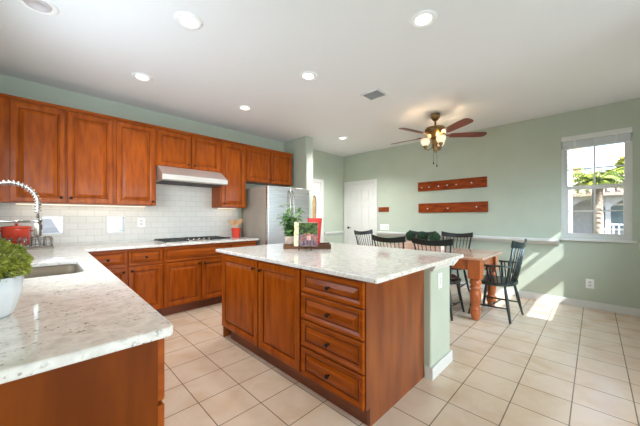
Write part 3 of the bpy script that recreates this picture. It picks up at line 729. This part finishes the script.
# ceiling fan
FX, FY = 4.05, 1.65
t = thing('ceiling_fan', 'brass ceiling fan with five cherry blades and lit glass bowls', 'ceiling fan', (FX, FY, H), world=False)
obj('canopy', MB().lathe([(.064, -.001), (.068, -.025), (.058, -.06), (.032, -.092), (.014, -.10)]), brass, t)
obj('downrod', MB().tube([(0, 0, -.09), (0, 0, -.20)], .012), brass, t)
mo = obj('motor_housing', MB().lathe([(.02, -.175), (.06, -.183), (.128, -.200), (.146, -.222), (.146, -.255), (.128, -.275), (.122, -.298), (.095, -.315), (.078, -.345), (.05, -.36)]), brass, t)
camyaw = CAM_A
for k in range(5):
    th = math.radians(-6+72*k)
    # angle measured in the picture frame: right vector and forward vector
    ang = -camyaw+th
    d = Vector((math.cos(ang), math.sin(ang), 0)); s = Vector((-d.y, d.x, 0))
    tilt = math.radians(13); n = (Vector((0, 0, 1))*math.cos(tilt)+s*math.sin(tilt)); u = (s*math.cos(tilt)-Vector((0, 0, 1))*math.sin(tilt))
    prof = [(.20, -.045), (.24, -.058), (.55, -.070), (.66, -.066), (.695, -.045), (.705, 0), (.695, .045), (.66, .066), (.55, .070), (.24, .058), (.20, .045)]
    bl_ = obj('blade', MB().prism(prof, Vector((0, 0, -.315))-n*.003, d, u, n, .007, bev=.0015), blade_m, t)
    br = MB().obox(d*.165+Vector((0, 0, -.310)), (d, u, n), .13, .03, .006).obox(d*.235+Vector((0, 0, -.305)), (d, u, n), .05, .07, .006)
    obj('blade_bracket', br, brass, bl_)
obj('light_hub', MB().lathe([(.045, -.355), (.06, -.385), (.055, -.41), (.03, -.44), (.035, -.50), (.022, -.53), (.012, -.56), (.001, -.57)]), brass, t)
for k in range(3):
    ang = -camyaw+math.radians(-80+120*k); d = Vector((math.cos(ang), math.sin(ang), 0))
    arm = [Vector((0, 0, -.47))+d*.03, Vector((0, 0, -.505))+d*.07, Vector((0, 0, -.515))+d*.10, Vector((0, 0, -.50))+d*.125, Vector((0, 0, -.475))+d*.135]
    a_ = obj('lamp_arm', MB().tube(arm, .006), brass, t)
    c = d*.135+Vector((0, 0, -.085))
    obj('lamp_cup', MB().lathe([(.008, -.415), (.022, -.395), (.03, -.375), (.028, -.365)], c), brass, a_)
    obj('lamp_bowl', MB().lathe([(.026, -.366), (.045, -.355), (.062, -.325), (.066, -.295), (.060, -.268), (.057, -.268), (.062, -.295), (.058, -.323), (.04, -.350), (.01, -.358)], c, cap=False), bowl_m, a_)
    light('fan_lamp', 'POINT', (FX+c.x, FY+c.y, H-.395), 1.2, (1, .84, .62), shadow_soft_size=.025)
ch = MB().tube([(.02, -.015, -.51), (.02, -.015, -.735)], .0018, seg=5).lathe([(.003, -.77), (.010, -.755), (.006, -.735), (.002, -.73)], (.02, -.015, 0), seg=10)
obj('pull_chain', ch, bronze, t)
ch = MB().tube([(-.015, .02, -.51), (-.015, .02, -.70)], .0018, seg=5).lathe([(.003, -.735), (.008, -.72), (.006, -.70), (.002, -.695)], (-.015, .02, 0), seg=10)
obj('pull_chain', ch, bronze, t)

# ------------------------------------------------------------------ dining table
t = thing('dining_table', 'orange pine farmhouse dining table with thick turned legs', 'table', (4.13, 1.85, 0))
TX0, TX1, TY0, TY1 = 3.62, 4.56, .92, 2.72
obj('tabletop', B(TX0, TX1, TY0, TY1, .735, .765, bev=.006), pine_top, t)
ap = MB()
ap.box(TX0+.10, TX1-.10, TY0+.075, TY0+.10, .60, .7345); ap.box(TX0+.10, TX1-.10, TY1-.10, TY1-.075, .60, .7345)
ap.box(TX0+.065, TX0+.09, TY0+.10, TY1-.10, .60, .7345); ap.box(TX1-.09, TX1-.065, TY0+.10, TY1-.10, .60, .7345)
obj('apron', ap, pine, t)
for (x, y) in ((TX0+.105, TY0+.11), (TX1-.105, TY0+.11), (TX0+.105, TY1-.11), (TX1-.105, TY1-.11)):
    lg = MB().box(x-.068, x+.068, y-.068, y+.068, .50, .7345, bev=.004)
    lg.lathe([(.03, 0), (.042, .012), (.046, .04), (.058, .075), (.062, .10), (.050, .118), (.064, .13), (.064, .145), (.044, .158), (.048, .175), (.058, .23), (.064, .30), (.062, .345), (.05, .372), (.066, .385), (.066, .40), (.047, .412), (.06, .43), (.067, .455), (.06, .478), (.05, .50)], (x, y, 0), seg=24)
    obj('leg', lg, pine, t)
# planter with three boxwood balls
t = thing('planter_box', 'long whitewashed wooden planter box on the dining table', 'planter', (4.13, 1.90, .765))
pb = MB(); px0, px1, py0, py1 = 4.06, 4.20, 1.58, 2.23
pb.box(px0, px1, py0, py1, .766, .776); pb.box(px0, px0+.012, py0, py1, .776, .875); pb.box(px1-.012, px1, py0, py1, .776, .875); pb.box(px0+.012, px1-.012, py0, py0+.012, .776, .875); pb.box(px0+.012, px1-.012, py1-.012, py1, .776, .875)
obj('box', pb, whitewash, t)
obj('moss', B(px0+.0125, px1-.0125, py0+.0125, py1-.0125, .777, .866), soil_m, t)
def ball_mesh(r, n, L, Wd, seed):
    rnd = random.Random(seed); mb = MB(); mb.bm
    bmesh.ops.create_icosphere(mb.bm, subdivisions=3, radius=r*.86)
    for k in range(n):
        z = 1-2*(k+.5)/n; a = k*2.39996; q = math.sqrt(max(0, 1-z*z)); nrm = Vector((q*math.cos(a), q*math.sin(a), z))
        rv = Vector((rnd.uniform(-1, 1), rnd.uniform(-1, 1), rnd.uniform(-1, 1)))
        d = (nrm*.75+rv*.7).normalized()
        mb.leaf(nrm*r*rnd.uniform(.82, .92), d, rv+Vector((0, 0, .3)), L*rnd.uniform(.7, 1.2), Wd*rnd.uniform(.8, 1.2))
    return mb
bo = obj('boxwood_ball', ball_mesh(.077, 800, .018, .012, 3), leaf_d); bo.location = (4.13, 1.69, .950)
tag(bo, 'dark green boxwood ball in the planter, the one nearest the window', 'topiary ball', 'boxwood balls in the planter box')
for y, lab in ((1.88, 'dark green boxwood ball in the middle of the planter'), (2.07, 'dark green boxwood ball in the planter, the one nearest the white door')):
    c = bo.copy(); COL.objects.link(c); c.location = (4.13, y, .950); c.rotation_euler = (0, 0, y); c['label'] = lab

# ------------------------------------------------------------------ spindle back chairs, facing +y
def make_chair(label, paint, arms=False, group=None, cushion=False):
    t = thing('spindle_armchair' if arms else 'spindle_chair', label, 'armchair' if arms else 'chair', group=group, world=False)
    sw, sd = (.25, .225) if arms else (.225, .21)
    out = []
    for k in range(32):
        a = 2*PI*k/32; c, s = math.cos(a), math.sin(a); e = .62
        x = sw*math.copysign(abs(c)**e, c); y = sd*math.copysign(abs(s)**e, s); x *= 1+.06*(y/sd)
        out.append((x, y))
    obj('seat', MB().prism(out, (0, 0, .415), (1, 0, 0), (0, 1, 0), (0, 0, 1), .038, bev=.010), paint, t)
    if cushion:
        obj('cushion', MB().lathe([(.15, .4535), (.185, .462), (.195, .475), (.18, .49), (.10, .497), (.0, .498)], (0, .015, 0), seg=32), cushion_m, t)
    top = {}; bot = {}
    for sx in (-1, 1):
        for sy in (-1, 1):
            p0 = Vector((sx*sw*.68, sy*sd*.68, .417)); p1 = Vector((sx*(sw-.005), sy*(sd+.005), 0))
            obj('leg', MB().tube([p0, p0.lerp(p1, .12), p0.lerp(p1, .4), p0.lerp(p1, .62), p1], [.013, .015, .0205, .018, .0125]), paint, t)
            top[sx, sy] = p0; bot[sx, sy] = p1
    mids = {}
    for sx in (-1, 1):
        a = top[sx, -1].lerp(bot[sx, -1], .62); b = top[sx, 1].lerp(bot[sx, 1], .66)
        obj('stretcher', MB().tube([a, a.lerp(b, .5), b], [.008, .012, .008]), paint, t); mids[sx] = a.lerp(b, .5)
    obj('stretcher', MB().tube([mids[-1], mids[-1].lerp(mids[1], .5), mids[1]], [.008, .012, .008]), paint, t)
    hw = .245
    cy_off, cz_off = (.028, -.02) if arms else (0, 0)
    bow = lambda x: cy_off-.275-.045*(1-(x/hw)**2)
    crest = MB(); N = 16; ring = []
    for k in range(N+1):
        x = -hw-.012+(2*hw+.024)*k/N; q = (x/hw)**2
        z0 = cz_off+.895+.018*q; z1 = cz_off+.962+.030*q; y = bow(max(-hw, min(hw, x)))
        h = .010
        ring.append([crest.bm.verts.new(v) for v in ((x, y-h, z0), (x, y+h, z0), (x, y+h-.012, z1), (x, y-h-.012, z1))])
    for a, b in zip(ring, ring[1:]):
        for k in range(4): f = crest.bm.faces.new((a[k], a[(k+1) % 4], b[(k+1) % 4], b[k])); f.smooth = False
    crest.bm.faces.new(ring[0][::-1]); crest.bm.faces.new(ring[-1])
    obj('crest_rail', crest, paint, t)
    nsp = 7
    for k in range(nsp+2):
        f = -1+2*k/(nsp+1); xb = f*sw*.80; yb = -sd*.80-.02*(1-f*f); xt = f*(hw-.015)
        p0 = Vector((xb, yb, .452)); p1 = Vector((xt, bow(xt), cz_off+.903+.018*f*f))
        if k in (0, nsp+1): obj('back_post', MB().tube([p0, p0.lerp(p1, .3), p1], [.013, .015, .011]), paint, t)
        else: obj('spindle', MB().tube([p0, p0.lerp(p1, .35), p1], [.006, .008, .0055], seg=8), paint, t)
    if arms:
        for sx in (-1, 1):
            pts = [(sx*.215, -.228, .655), (sx*.245, -.12, .662), (sx*.262, -.05, .656), (sx*.262, .035, .652)]
            obj('arm', MB().tube(pts, [.014, .017, .018, .024], flat=.6), paint, t)
            for k, f in enumerate((.28, .52, .76, .97)):
                y = -.20+.19*f; p0 = Vector((sx*sw*.86, y*.9, .452)); p1 = Vector((sx*(.232+.035*f), y+.03, .652))
                obj('arm_post' if k == 3 else 'arm_spindle', MB().tube([p0, p0.lerp(p1, .4), p1], [.012, .015, .011] if k == 3 else [.006, .008, .006], seg=8), paint, t)
    return t
g = 'dark spindle back chairs round the dining table'
c0 = make_chair('black spindle back chair with brown cushion, near side of the table beside the switch wall', black_paint, group=g, cushion=True)
c0.location = (3.70, 1.44, 0); c0.rotation_euler = (0, 0, -PI/2)
dup(c0, (3.70, 2.05, 0), -PI/2, 'black spindle back chair on the near side of the table, second from the window')
dup(c0, (4.80, 1.70, 0), PI/2, 'black spindle back chair on the far wall side of the table, nearest the window')
dup(c0, (4.80, 2.32, 0), PI/2, 'black spindle back chair on the far wall side, hidden behind the boxwood balls')
dup(c0, (4.48, 2.98, 0), PI-.12, 'black spindle back chair at the end of the table in front of the white door')
ac = make_chair('dark green-black spindle armchair at the window end of the dining table', green_black, arms=True)
ac.location = (4.12, .905, 0); ac.rotation_euler = (0, 0, -.09)

# ------------------------------------------------------------------ things on the island: tray, plant, book, red canister
Sx, Sy = math.sin(CAM_A), math.cos(CAM_A)
def spot(D, R): return (D*Sx+R*Sy, D*Sy-R*Sx)
yaw = -CAM_A
x, y = spot(3.0, -.135)
t = thing('wooden_tray', 'long brown wooden tray on the island worktop', 'tray', (x, y, .9145), yaw, world=False)
tr = MB(); tr.box(-.25, .25, -.10, .10, 0, .010); tr.box(-.25, .25, -.10, -.088, .010, .05); tr.box(-.25, .25, .088, .10, .010, .05); tr.box(-.25, -.238, -.088, .088, .010, .05); tr.box(.238, .25, -.088, .088, .010, .05)
obj('tray_body', tr, tray_m, t)
x, y = spot(3.0, -.315)
t = thing('potted_herb', 'leafy green herb in a pale pot at the left end of the tray', 'plant', (x, y, .9255), yaw, world=False)
obj('pot', MB().lathe([(.048, 0), (.055, .01), (.066, .10), (.068, .118), (.061, .118), (.058, .10)], cap=True), whitewash, t)
stm = MB(); lf = MB(); rnd = random.Random(11)
for k in range(20):
    a = rnd.uniform(0, 2*PI); sp_ = rnd.uniform(.02, .15)
    lean = Vector((math.cos(a)*sp_*.95+.02, math.sin(a)*sp_*.6, rnd.uniform(.20, .36) if k else .37))
    b = Vector((math.cos(a)*.02, math.sin(a)*.02, .10)); pts = [b+Vector((lean.x*f*f, lean.y*f*f, lean.z*f)) for f in (0, .3, .6, 1)]
    stm.tube(pts, [.003, .0025, .002, .0015], seg=5)
    for j in range(11):
        f = .15+.85*j/10; p = b+Vector((lean.x*f*f, lean.y*f*f, lean.z*f)); aa = j*2.4+k
        d = Vector((math.cos(aa), math.sin(aa)*.7-.25, rnd.uniform(-.5, .3)))
        lf.leaf(p, d, (0, 0, 1), rnd.uniform(.055, .085), rnd.uniform(.042, .06), .06)
obj('stems', stm, stem_m, t)
fo = obj('foliage', lf, leaf_h, t)
obj('soil', MB().lathe([(.0575, .099), (.03, .104), (0, .104)]), soil_m, t)
# cookbook on an easel in front of the tray
x, y = spot(2.80, -.148)
t = thing('book_easel', 'dark metal easel holding the open book in front of the tray', 'easel', (x, y, .9145), yaw, world=False)
em = MB()
for sx in (-.06, .06):
    em.tube([(sx, -.075, .005), (sx, -.060, .03), (sx, -.005, .040), (sx, .045, .23)], .005, seg=8)
    em.tube([(sx, -.058, .030), (sx, -.068, .055)], .004, seg=8)
em.tube([(-.06, -.005, .040), (.06, -.005, .040)], .004, seg=8); em.tube([(-.06, .042, .22), (.06, .042, .22)], .004, seg=8)
obj('frame', em, bronze, t)
obj('rear_leg', MB().tube([(0, .042, .22), (0, .085, .005)], .005, seg=8), bronze, t)
t = thing('cookbook', 'open cookbook with a garden party picture propped on the easel', 'book', (x, y, .962), yaw, world=False)
tl = math.atan2(.05, .19); Vv = Vector((0, math.sin(tl), math.cos(tl))); Nn = Vector((0, -math.cos(tl), math.sin(tl))); Uu = Vector((1, 0, 0)); Ob = Vector((0, -.034, -.006))
def bq(u0, u1, v0, v1, d0, d1): return MB().prism([(u0, v0), (u1, v0), (u1, v1), (u0, v1)], Ob+Nn*d0, Uu, Vv, Nn, d1-d0)
obj('page_block', bq(-.108, .125, 0, .242, .004, .018), page_m, t)
obj('left_page', bq(-.112, -.069, .0, .248, .0182, .0205), paper_m, t)
pm = bq(-.067, .125, .0, .240, .0182, .020)
pic = obj('picture', pm, [mat('picture_lawn', srgb(96, 80, 92), .35, noise=(40, srgb(140, 112, 112), .4, .6))], t)
tree_m = mat('picture_foliage', srgb(84, 104, 52), .35, noise=(34, srgb(24, 42, 20), .42, .6))
skin_m = mat('picture_pink', srgb(190, 128, 104), .35, noise=(60, srgb(120, 72, 60), .4, .6)); clothes_m = mat('picture_white', srgb(214, 190, 184), .35, noise=(60, srgb(190, 120, 116), .4, .6))
dk_m = mat('picture_plum', srgb(74, 60, 76), .35, noise=(40, srgb(92, 78, 90), .4, .6))
obj('picture_trees', bq(-.064, .122, .122, .237, .0202, .0208), tree_m, pic)
fg = MB()
for (u, v, r, h) in ((.035, .10, .026, .06), (-.028, .075, .014, .05), (.100, .075, .014, .055), (.072, .10, .012, .04), (0.0, .11, .012, .035)):
    fg.prism([(u-r, v-h/2), (u+r, v-h/2), (u+r*.6, v+h/2), (u-r*.6, v+h/2)], Ob+Nn*.0209, Uu, Vv, Nn, .0004)
obj('picture_figures', fg, skin_m, pic)
fg = MB(); fg.prism([(.012, .06), (.06, .06), (.055, .105), (.018, .105)], Ob+Nn*.0214, Uu, Vv, Nn, .0004)
obj('picture_tablecloth', fg, clothes_m, pic)
fg = MB()
for u in (-.015, .022, .05, .085): fg.prism([(u-.008, .012), (u+.008, .012), (u+.006, .055), (u-.006, .055)], Ob+Nn*.0209, Uu, Vv, Nn, .0004)
obj('picture_chairs', fg, dk_m, pic)
# red canister and wooden paddle behind the book
x, y = spot(3.02, -.058)
t = thing('red_canister', 'red flared canister standing on the tray behind the book', 'canister', (x, y, .9255), yaw, world=False)
cp = MB().lathe([(.050, 0), (.055, .01), (.068, .18), (.083, .312), (.079, .312), (.064, .18), (.050, .02), (.0, .018)], cap=False)
cp.mi = 0
obj('body', cp, red_pot_m, t)
t2 = thing('wooden_paddle', 'upright wooden paddle with dark edge standing in the red canister', 'paddle', (x, y, .945), yaw, world=False)
pd = [(-.018, 0), (.014, 0), (.018, .30), (.020, .46), (.016, .52), (.006, .535), (-.008, .525), (-.016, .47), (-.016, .30)]
obj('blade', MB().prism(pd, (-.008, .02, 0), (1, 0, 0), (0, 0, 1), (0, -1, 0), .014, bev=.004), paddle_m, t2)
obj('edge', MB().tube([(.010, .012, .30), (.0135, .012, .46), (.009, .012, .52), (-.003, .012, .538), (-.016, .012, .527)], .0055, seg=6), dark_edge, t2)

# ------------------------------------------------------------------ things on the sink worktop
x, y = -.128, 1.430
t = thing('potted_shrub', 'round yellow-green shrub in a rippled white pot at the left edge', 'plant', (x, y, .9145), 0, world=False)
rip = lambda a, z: .035*math.cos(13*a+3*math.sin(z*26))*min(1, (z+.02)/.06)
obj('pot', MB().lathe([(.054, 0), (.062, .012), (.080, .08), (.084, .135), (.076, .135), (.070, .08)], seg=120, ripple=rip), white_pot, t)
mbp = MB(); rnd = random.Random(5)
bmesh.ops.create_icosphere(mbp.bm, subdivisions=3, radius=.082)
for v in mbp.bm.verts: v.co = Vector((v.co.x, v.co.y, v.co.z*.62+.175))
for k in range(1900):
    z = 1-1.75*(k+.5)/1900; a = k*2.39996; q = math.sqrt(max(0, 1-z*z)); nrm = Vector((q*math.cos(a), q*math.sin(a), z))
    lump = 1+.10*math.sin(a*3+z*5)*math.cos(z*7+a)
    rv = Vector((rnd.uniform(-1, 1), rnd.uniform(-1, 1), rnd.uniform(-1, 1)))
    mbp.leaf(Vector((nrm.x*.093*lump, nrm.y*.093*lump, nrm.z*.074*lump+.18)), nrm*.8+rv*.7, rv+Vector((0, 0, .3)), rnd.uniform(.010, .018), rnd.uniform(.006, .010))
obj('foliage', mbp, leaf_y, t)

# dish rack with glasses
t = thing('dish_rack', 'low chrome wire dish rack with a dark tray beside the backsplash', 'dish rack', (-.11, 4.23, .9145))
rx0, rx1, ry0, ry1 = -.31, .095, 4.055, 4.405
obj('drip_tray', B(rx0, rx1, ry0, ry1, .9145, .926, bev=.004), steel_side, t)
wm = MB()
for z in (.945, 1.02):
    wm.tube([(rx0+.01, ry0+.01, z), (rx1-.01, ry0+.01, z), (rx1-.01, ry1-.01, z), (rx0+.01, ry1-.01, z), (rx0+.01, ry0+.01, z)], .003, seg=6)
for k in range(10):
    xx = rx0+.02+k*(rx1-rx0-.04)/9
    wm.tube([(xx, ry0+.01, 1.02), (xx, ry0+.01, .945), (xx, ry1-.01, .945), (xx, ry1-.01, 1.02)], .002, seg=5)
for (xx, yy) in ((rx0+.01, ry0+.01), (rx1-.01, ry0+.01), (rx0+.01, ry1-.01), (rx1-.01, ry1-.01)): wm.tube([(xx, yy, .931), (xx, yy, 1.02)], .003, seg=6)
obj('wire_basket', wm, chrome, t)
gp = None
labs = ['upturned clear tumbler at the front left of the dish rack', 'upturned clear tumbler left of the middle at the front of the dish rack', 'upturned clear tumbler right of the middle at the front of the dish rack', 'upturned clear tumbler at the right end of the dish rack']
for (xx, yy), lab in zip(((-.235, 4.105), (-.14, 4.105), (-.045, 4.105), (.045, 4.105)), labs):
    if gp is None:
        gp = obj('glass_tumbler', MB().lathe([(.036, 0), (.033, .10), (.0, .102), (.0, .097), (.030, .095), (.033, .0)], seg=20, cap=False), tumbler_m); tag(gp, lab, 'glass', 'tumblers in the dish rack'); gp.location = (xx, yy, .948)
    else:
        c = gp.copy(); COL.objects.link(c); c.location = (xx, yy, .948); c['label'] = lab
# red dutch oven at the back of the rack
t = thing('dutch_oven', 'orange-red enamel dutch oven drying at the back of the dish rack', 'pot', (-.185, 4.285, .948), world=False)
obj('pot_body', MB().lathe([(.085, 0), (.100, .015), (.108, .16), (.112, .17), (.112, .1845)], seg=36), red_enamel, t)
ld = obj('lid', MB().lathe([(.115, .185), (.115, .197), (.095, .208), (.04, .214), (.0, .215)], seg=36), red_enamel, t)
obj('lid_knob', MB().lathe([(.008, .2145), (.008, .222), (.018, .226), (.018, .234), (.0, .238)], seg=20), red_enamel, ld)
for sx in (-1, 1): obj('handle', MB().tube([(sx*.106, -.03, .155), (sx*.126, -.025, .157), (sx*.13, 0, .157), (sx*.126, .025, .157), (sx*.106, .03, .155)], .008), red_enamel, t)

# utensil crock beside the refrigerator
cx_, cy_ = 2.26, 4.19
t = thing('utensil_crock', 'orange-red enamel utensil crock on the worktop beside the refrigerator', 'crock', (cx_, cy_, .9145), world=False)
obj('body', MB().lathe([(.060, 0), (.066, .01), (.078, .145), (.080, .155), (.073, .155), (.068, .14), (.058, .012), (.0, .01)], cap=False), red_enamel, t)
uts = [(-.105, -.02, .235, 'wooden_spatula', 'pale wooden spatula leaning left out of the utensil crock'), (-.02, .02, .25, 'wooden_spoon', 'pale wooden spoon standing upright in the utensil crock'),
       (.04, -.03, .25, 'wooden_spoon', 'pale wooden spoon second from the right in the utensil crock'), (.10, .0, .26, 'wooden_spatula', 'pale wooden spatula leaning right out of the utensil crock')]
for i, (dx, dy, h, nm, lab) in enumerate(uts):
    t = thing(nm, lab, 'utensil', (cx_, cy_, .93), world=False, group='wooden utensils in the crock')
    p0 = Vector((dx*.0, (-.028, -.009, .010, .028)[i], .0)); d = Vector((dx, dy, h)); p1 = p0+d*.80; dn = d.normalized(); side = dn.cross(Vector((.6, -.8, 0))).cross(dn).normalized()
    obj('shaft', MB().tube([p0, p0.lerp(p1, .5), p1], .006, seg=8), spoon_m, t)
    u_ = Vector((.7, -.7, 0)); u_ = (u_-dn*u_.dot(dn)).normalized(); w_ = dn.cross(u_)
    if nm == 'wooden_spoon': pf = [(math.cos(2*PI*k/16)*.034, math.sin(2*PI*k/16)*.046) for k in range(16)]
    else: pf = [(-.02, -.045), (.02, -.045), (.034, .045), (-.034, .055)]
    obj('head', MB().prism(pf, p1+dn*.035-w_*.004, u_, dn, w_, .008, bev=.002), spoon_m, t)

# ------------------------------------------------------------------ outside the windows
grass_m = mat('pale_gravel_yard', srgb(118, 114, 104), 0.9, noise=(2, srgb(98, 100, 82), .4, .6))
stucco = mat('beige_stucco', srgb(172, 146, 108), 0.85, noise=(6, srgb(164, 136, 98), .4, .6))
stucco_w = mat('pale_stucco', srgb(150, 150, 150), 0.85, noise=(6, srgb(142, 142, 142), .4, .6))
roof_m = mat('clay_roof_tile', srgb(126, 110, 98), 0.8, noise=(9, srgb(104, 90, 78), .4, .6), stretch=(1, 6, 1))
pane_dark = mat('far_window_glass', srgb(92, 108, 118), 0.1, noise=(3, srgb(110, 126, 134), .4, .6))
block_m = mat('pale_block', srgb(128, 134, 146), 0.8, noise=(5, srgb(104, 110, 122), .4, .6), stretch=(1, 1, 4))
bark = mat('palm_bark', srgb(120, 108, 94), 0.9, noise=(14, srgb(92, 80, 66), .4, .6), stretch=(1, 1, 4))
palm_m = mat('palm_frond', srgb(128, 136, 40), 0.5, noise=(6, srgb(74, 98, 30), .4, .6))
shrub_m = mat('grey_green_shrub', srgb(120, 128, 92), 0.7, noise=(8, srgb(160, 134, 116), .4, .65))
yard = struct('ground', B(XR+.16, 40, -25, 25, -.45, -.15), grass_m)
struct('ground_back', B(-8, XR+.15, YB+.16, 30, -.45, -.15), grass_m)
# neighbour's house with a porch
t = thing('neighbour_house', 'pale house with arched porch and tiled roof across the yard', 'house', (16.5, 0, -.15))
obj('wall', B(16, 20, -7, 4, -.15, 2.35), stucco_w, t)
rf = MB(); rf.prism([(14.2, 2.02), (14.2, 2.12), (17.8, 3.25), (20.5, 2.3), (20.5, 2.2)], (0, -7.2, 0), (1, 0, 0), (0, 0, 1), (0, 1, 0), 11.4)
rfo = obj('roof', rf, roof_m, t)
rb = MB()
for k in range(46): rb.tube([(14.2, -7.1+k*.25, 2.14), (17.8, -7.1+k*.25, 3.27)], .06, seg=6)
obj('roof_tiles', rb, roof_m, rfo)
for k, yy in enumerate((-2.6, -1.45, -.35, .75, 1.9)):
    obj('porch_post', B(14.6, 14.75, yy-.07, yy+.07, -.15, 2.05), stucco_w, t)
for ya, yb in ((-2.53, -1.52), (-1.38, -.42), (-.28, .68), (.82, 1.83)):
    N = 12; arc = [(ya, 2.05)]+[(ya+(yb-ya)*k/N, 1.60+.32*math.sin(PI*k/N)) for k in range(N+1)]+[(yb, 2.05)]
    obj('porch_arch', MB().prism(arc, (14.62, 0, 0), (0, 1, 0), (0, 0, 1), (1, 0, 0), .1), stucco_w, t)
for ya, yb in ((-1.38, -.42), (-2.53, -1.52)):
    rl = MB()
    rl.box(14.65, 14.70, ya, yb, .95, 1.01); rl.box(14.65, 14.70, ya, yb, .45, .50)
    for k in range(7): yk = ya+(yb-ya)*(k+.5)/7; rl.box(14.66, 14.69, yk-.02, yk+.02, .50, .95)
    obj('porch_railing', rl, stucco_w, t)
for (ya, yb) in ((-.95, -.1), (.9, 1.5), (-2.4, -1.6)):
    f = obj('window', B(15.93, 15.995, ya-.08, yb+.08, .72, 1.78), white_p, t); obj('pane', B(15.92, 15.9295, ya, yb, .80, 1.70), pane_dark, f)
t = thing('neighbour_house', 'tall beige house seen at the upper left of the dining window', 'house', (22.5, 5, -.15))
obj('wall', B(21, 26, .55, 9, -.15, 9.0), stucco, t)
obj('roof', MB().prism([(20.6, 9.0), (20.6, 9.2), (23.5, 11.2), (26.4, 9.2), (26.4, 9.0)], (0, .2, 0), (1, 0, 0), (0, 0, 1), (0, 1, 0), 9.2), roof_m, t)
single('porch_column', B(8.0, 8.3, .345, .62, -.15, 3.0, bev=.01), stucco_w, 'thick white stucco column just outside the left side of the dining window', 'column')
t = thing('palm_tree', 'short palm tree with bright yellow-green fronds outside the dining window', 'tree', (9, -.06, -.15), world=False)
obj('trunk', MB().tube([(0, 0, 0), (.01, 0, .9), (.0, .02, 1.7), (0, 0, 2.25)], [.13, .10, .095, .09], seg=14), bark, t)
rnd = random.Random(21)
for k in range(24):
    a = k*2.4; el = 1.15-1.35*(k/24); L = rnd.uniform(.6, .85); fm = MB(); pts = []
    d = Vector((math.cos(a), math.sin(a), 0))
    for j in range(9):
        s = j/8; pts.append(Vector((0, 0, 2.25))+d*(L*s*math.cos(el*.6))+Vector((0, 0, L*s*math.sin(el)-.55*L*s*s)))
    fm.tube(pts, [.012-.001*j for j in range(9)], seg=5)
    sd = Vector((-d.y, d.x, 0))
    for j in range(1, 9):
        for m_ in (0, .5):
            q = pts[j-1].lerp(pts[j], m_)
            for sg in (-1, 1): fm.leaf(q, sd*sg+d*.6+Vector((0, 0, -.35)), (0, 0, 1), .26*(1-.5*abs(j/8-.4)), .035, .05)
    obj('frond', fm, palm_m, t)
for (x, y, r, lab) in ((11.6, .45, .42, 'pale rounded shrub left of the palm trunk outside the dining window'), (11.0, -.42, .38, 'pinkish rounded shrub right of the palm trunk outside the dining window'), (12.5, -1.0, .4, 'grey-green shrub at the right edge of the dining window view')):
    s_ = obj('garden_shrub', ball_mesh(r, 500, .14, .07, int(r*100)), shrub_m); s_.location = (x, y, -.15+r*.8); tag(s_, lab, 'shrub')
t = thing('garden_tree', 'leafy green tree behind the porch roof outside the dining window', 'tree', (24, -2.5, -.15), world=False)
obj('trunk', MB().tube([(0, 0, 0), (0, .05, 1.4), (0, 0, 2.6)], [.2, .16, .12]), bark, t)
cr = ball_mesh(1.7, 1500, .45, .28, 77); bmesh.ops.translate(cr.bm, verts=cr.bm.verts, vec=(0, 0, 3.7)); obj('crown', cr, palm_m, t)
# outside the backsplash windows
single('garden_wall', B(-4, .55, 6.2, 6.35, -.15, 1.75), block_m, 'pale block garden wall seen through the left backsplash window', 'wall')
s_ = obj('garden_shrub', ball_mesh(.66, 420, .10, .05, 9), leaf_h); s_.location = (1.10, 5.45, .44); tag(s_, 'green shrub seen through the right backsplash window', 'shrub')
for o in ROOTS:
    if '_w' in o: del o['_w']
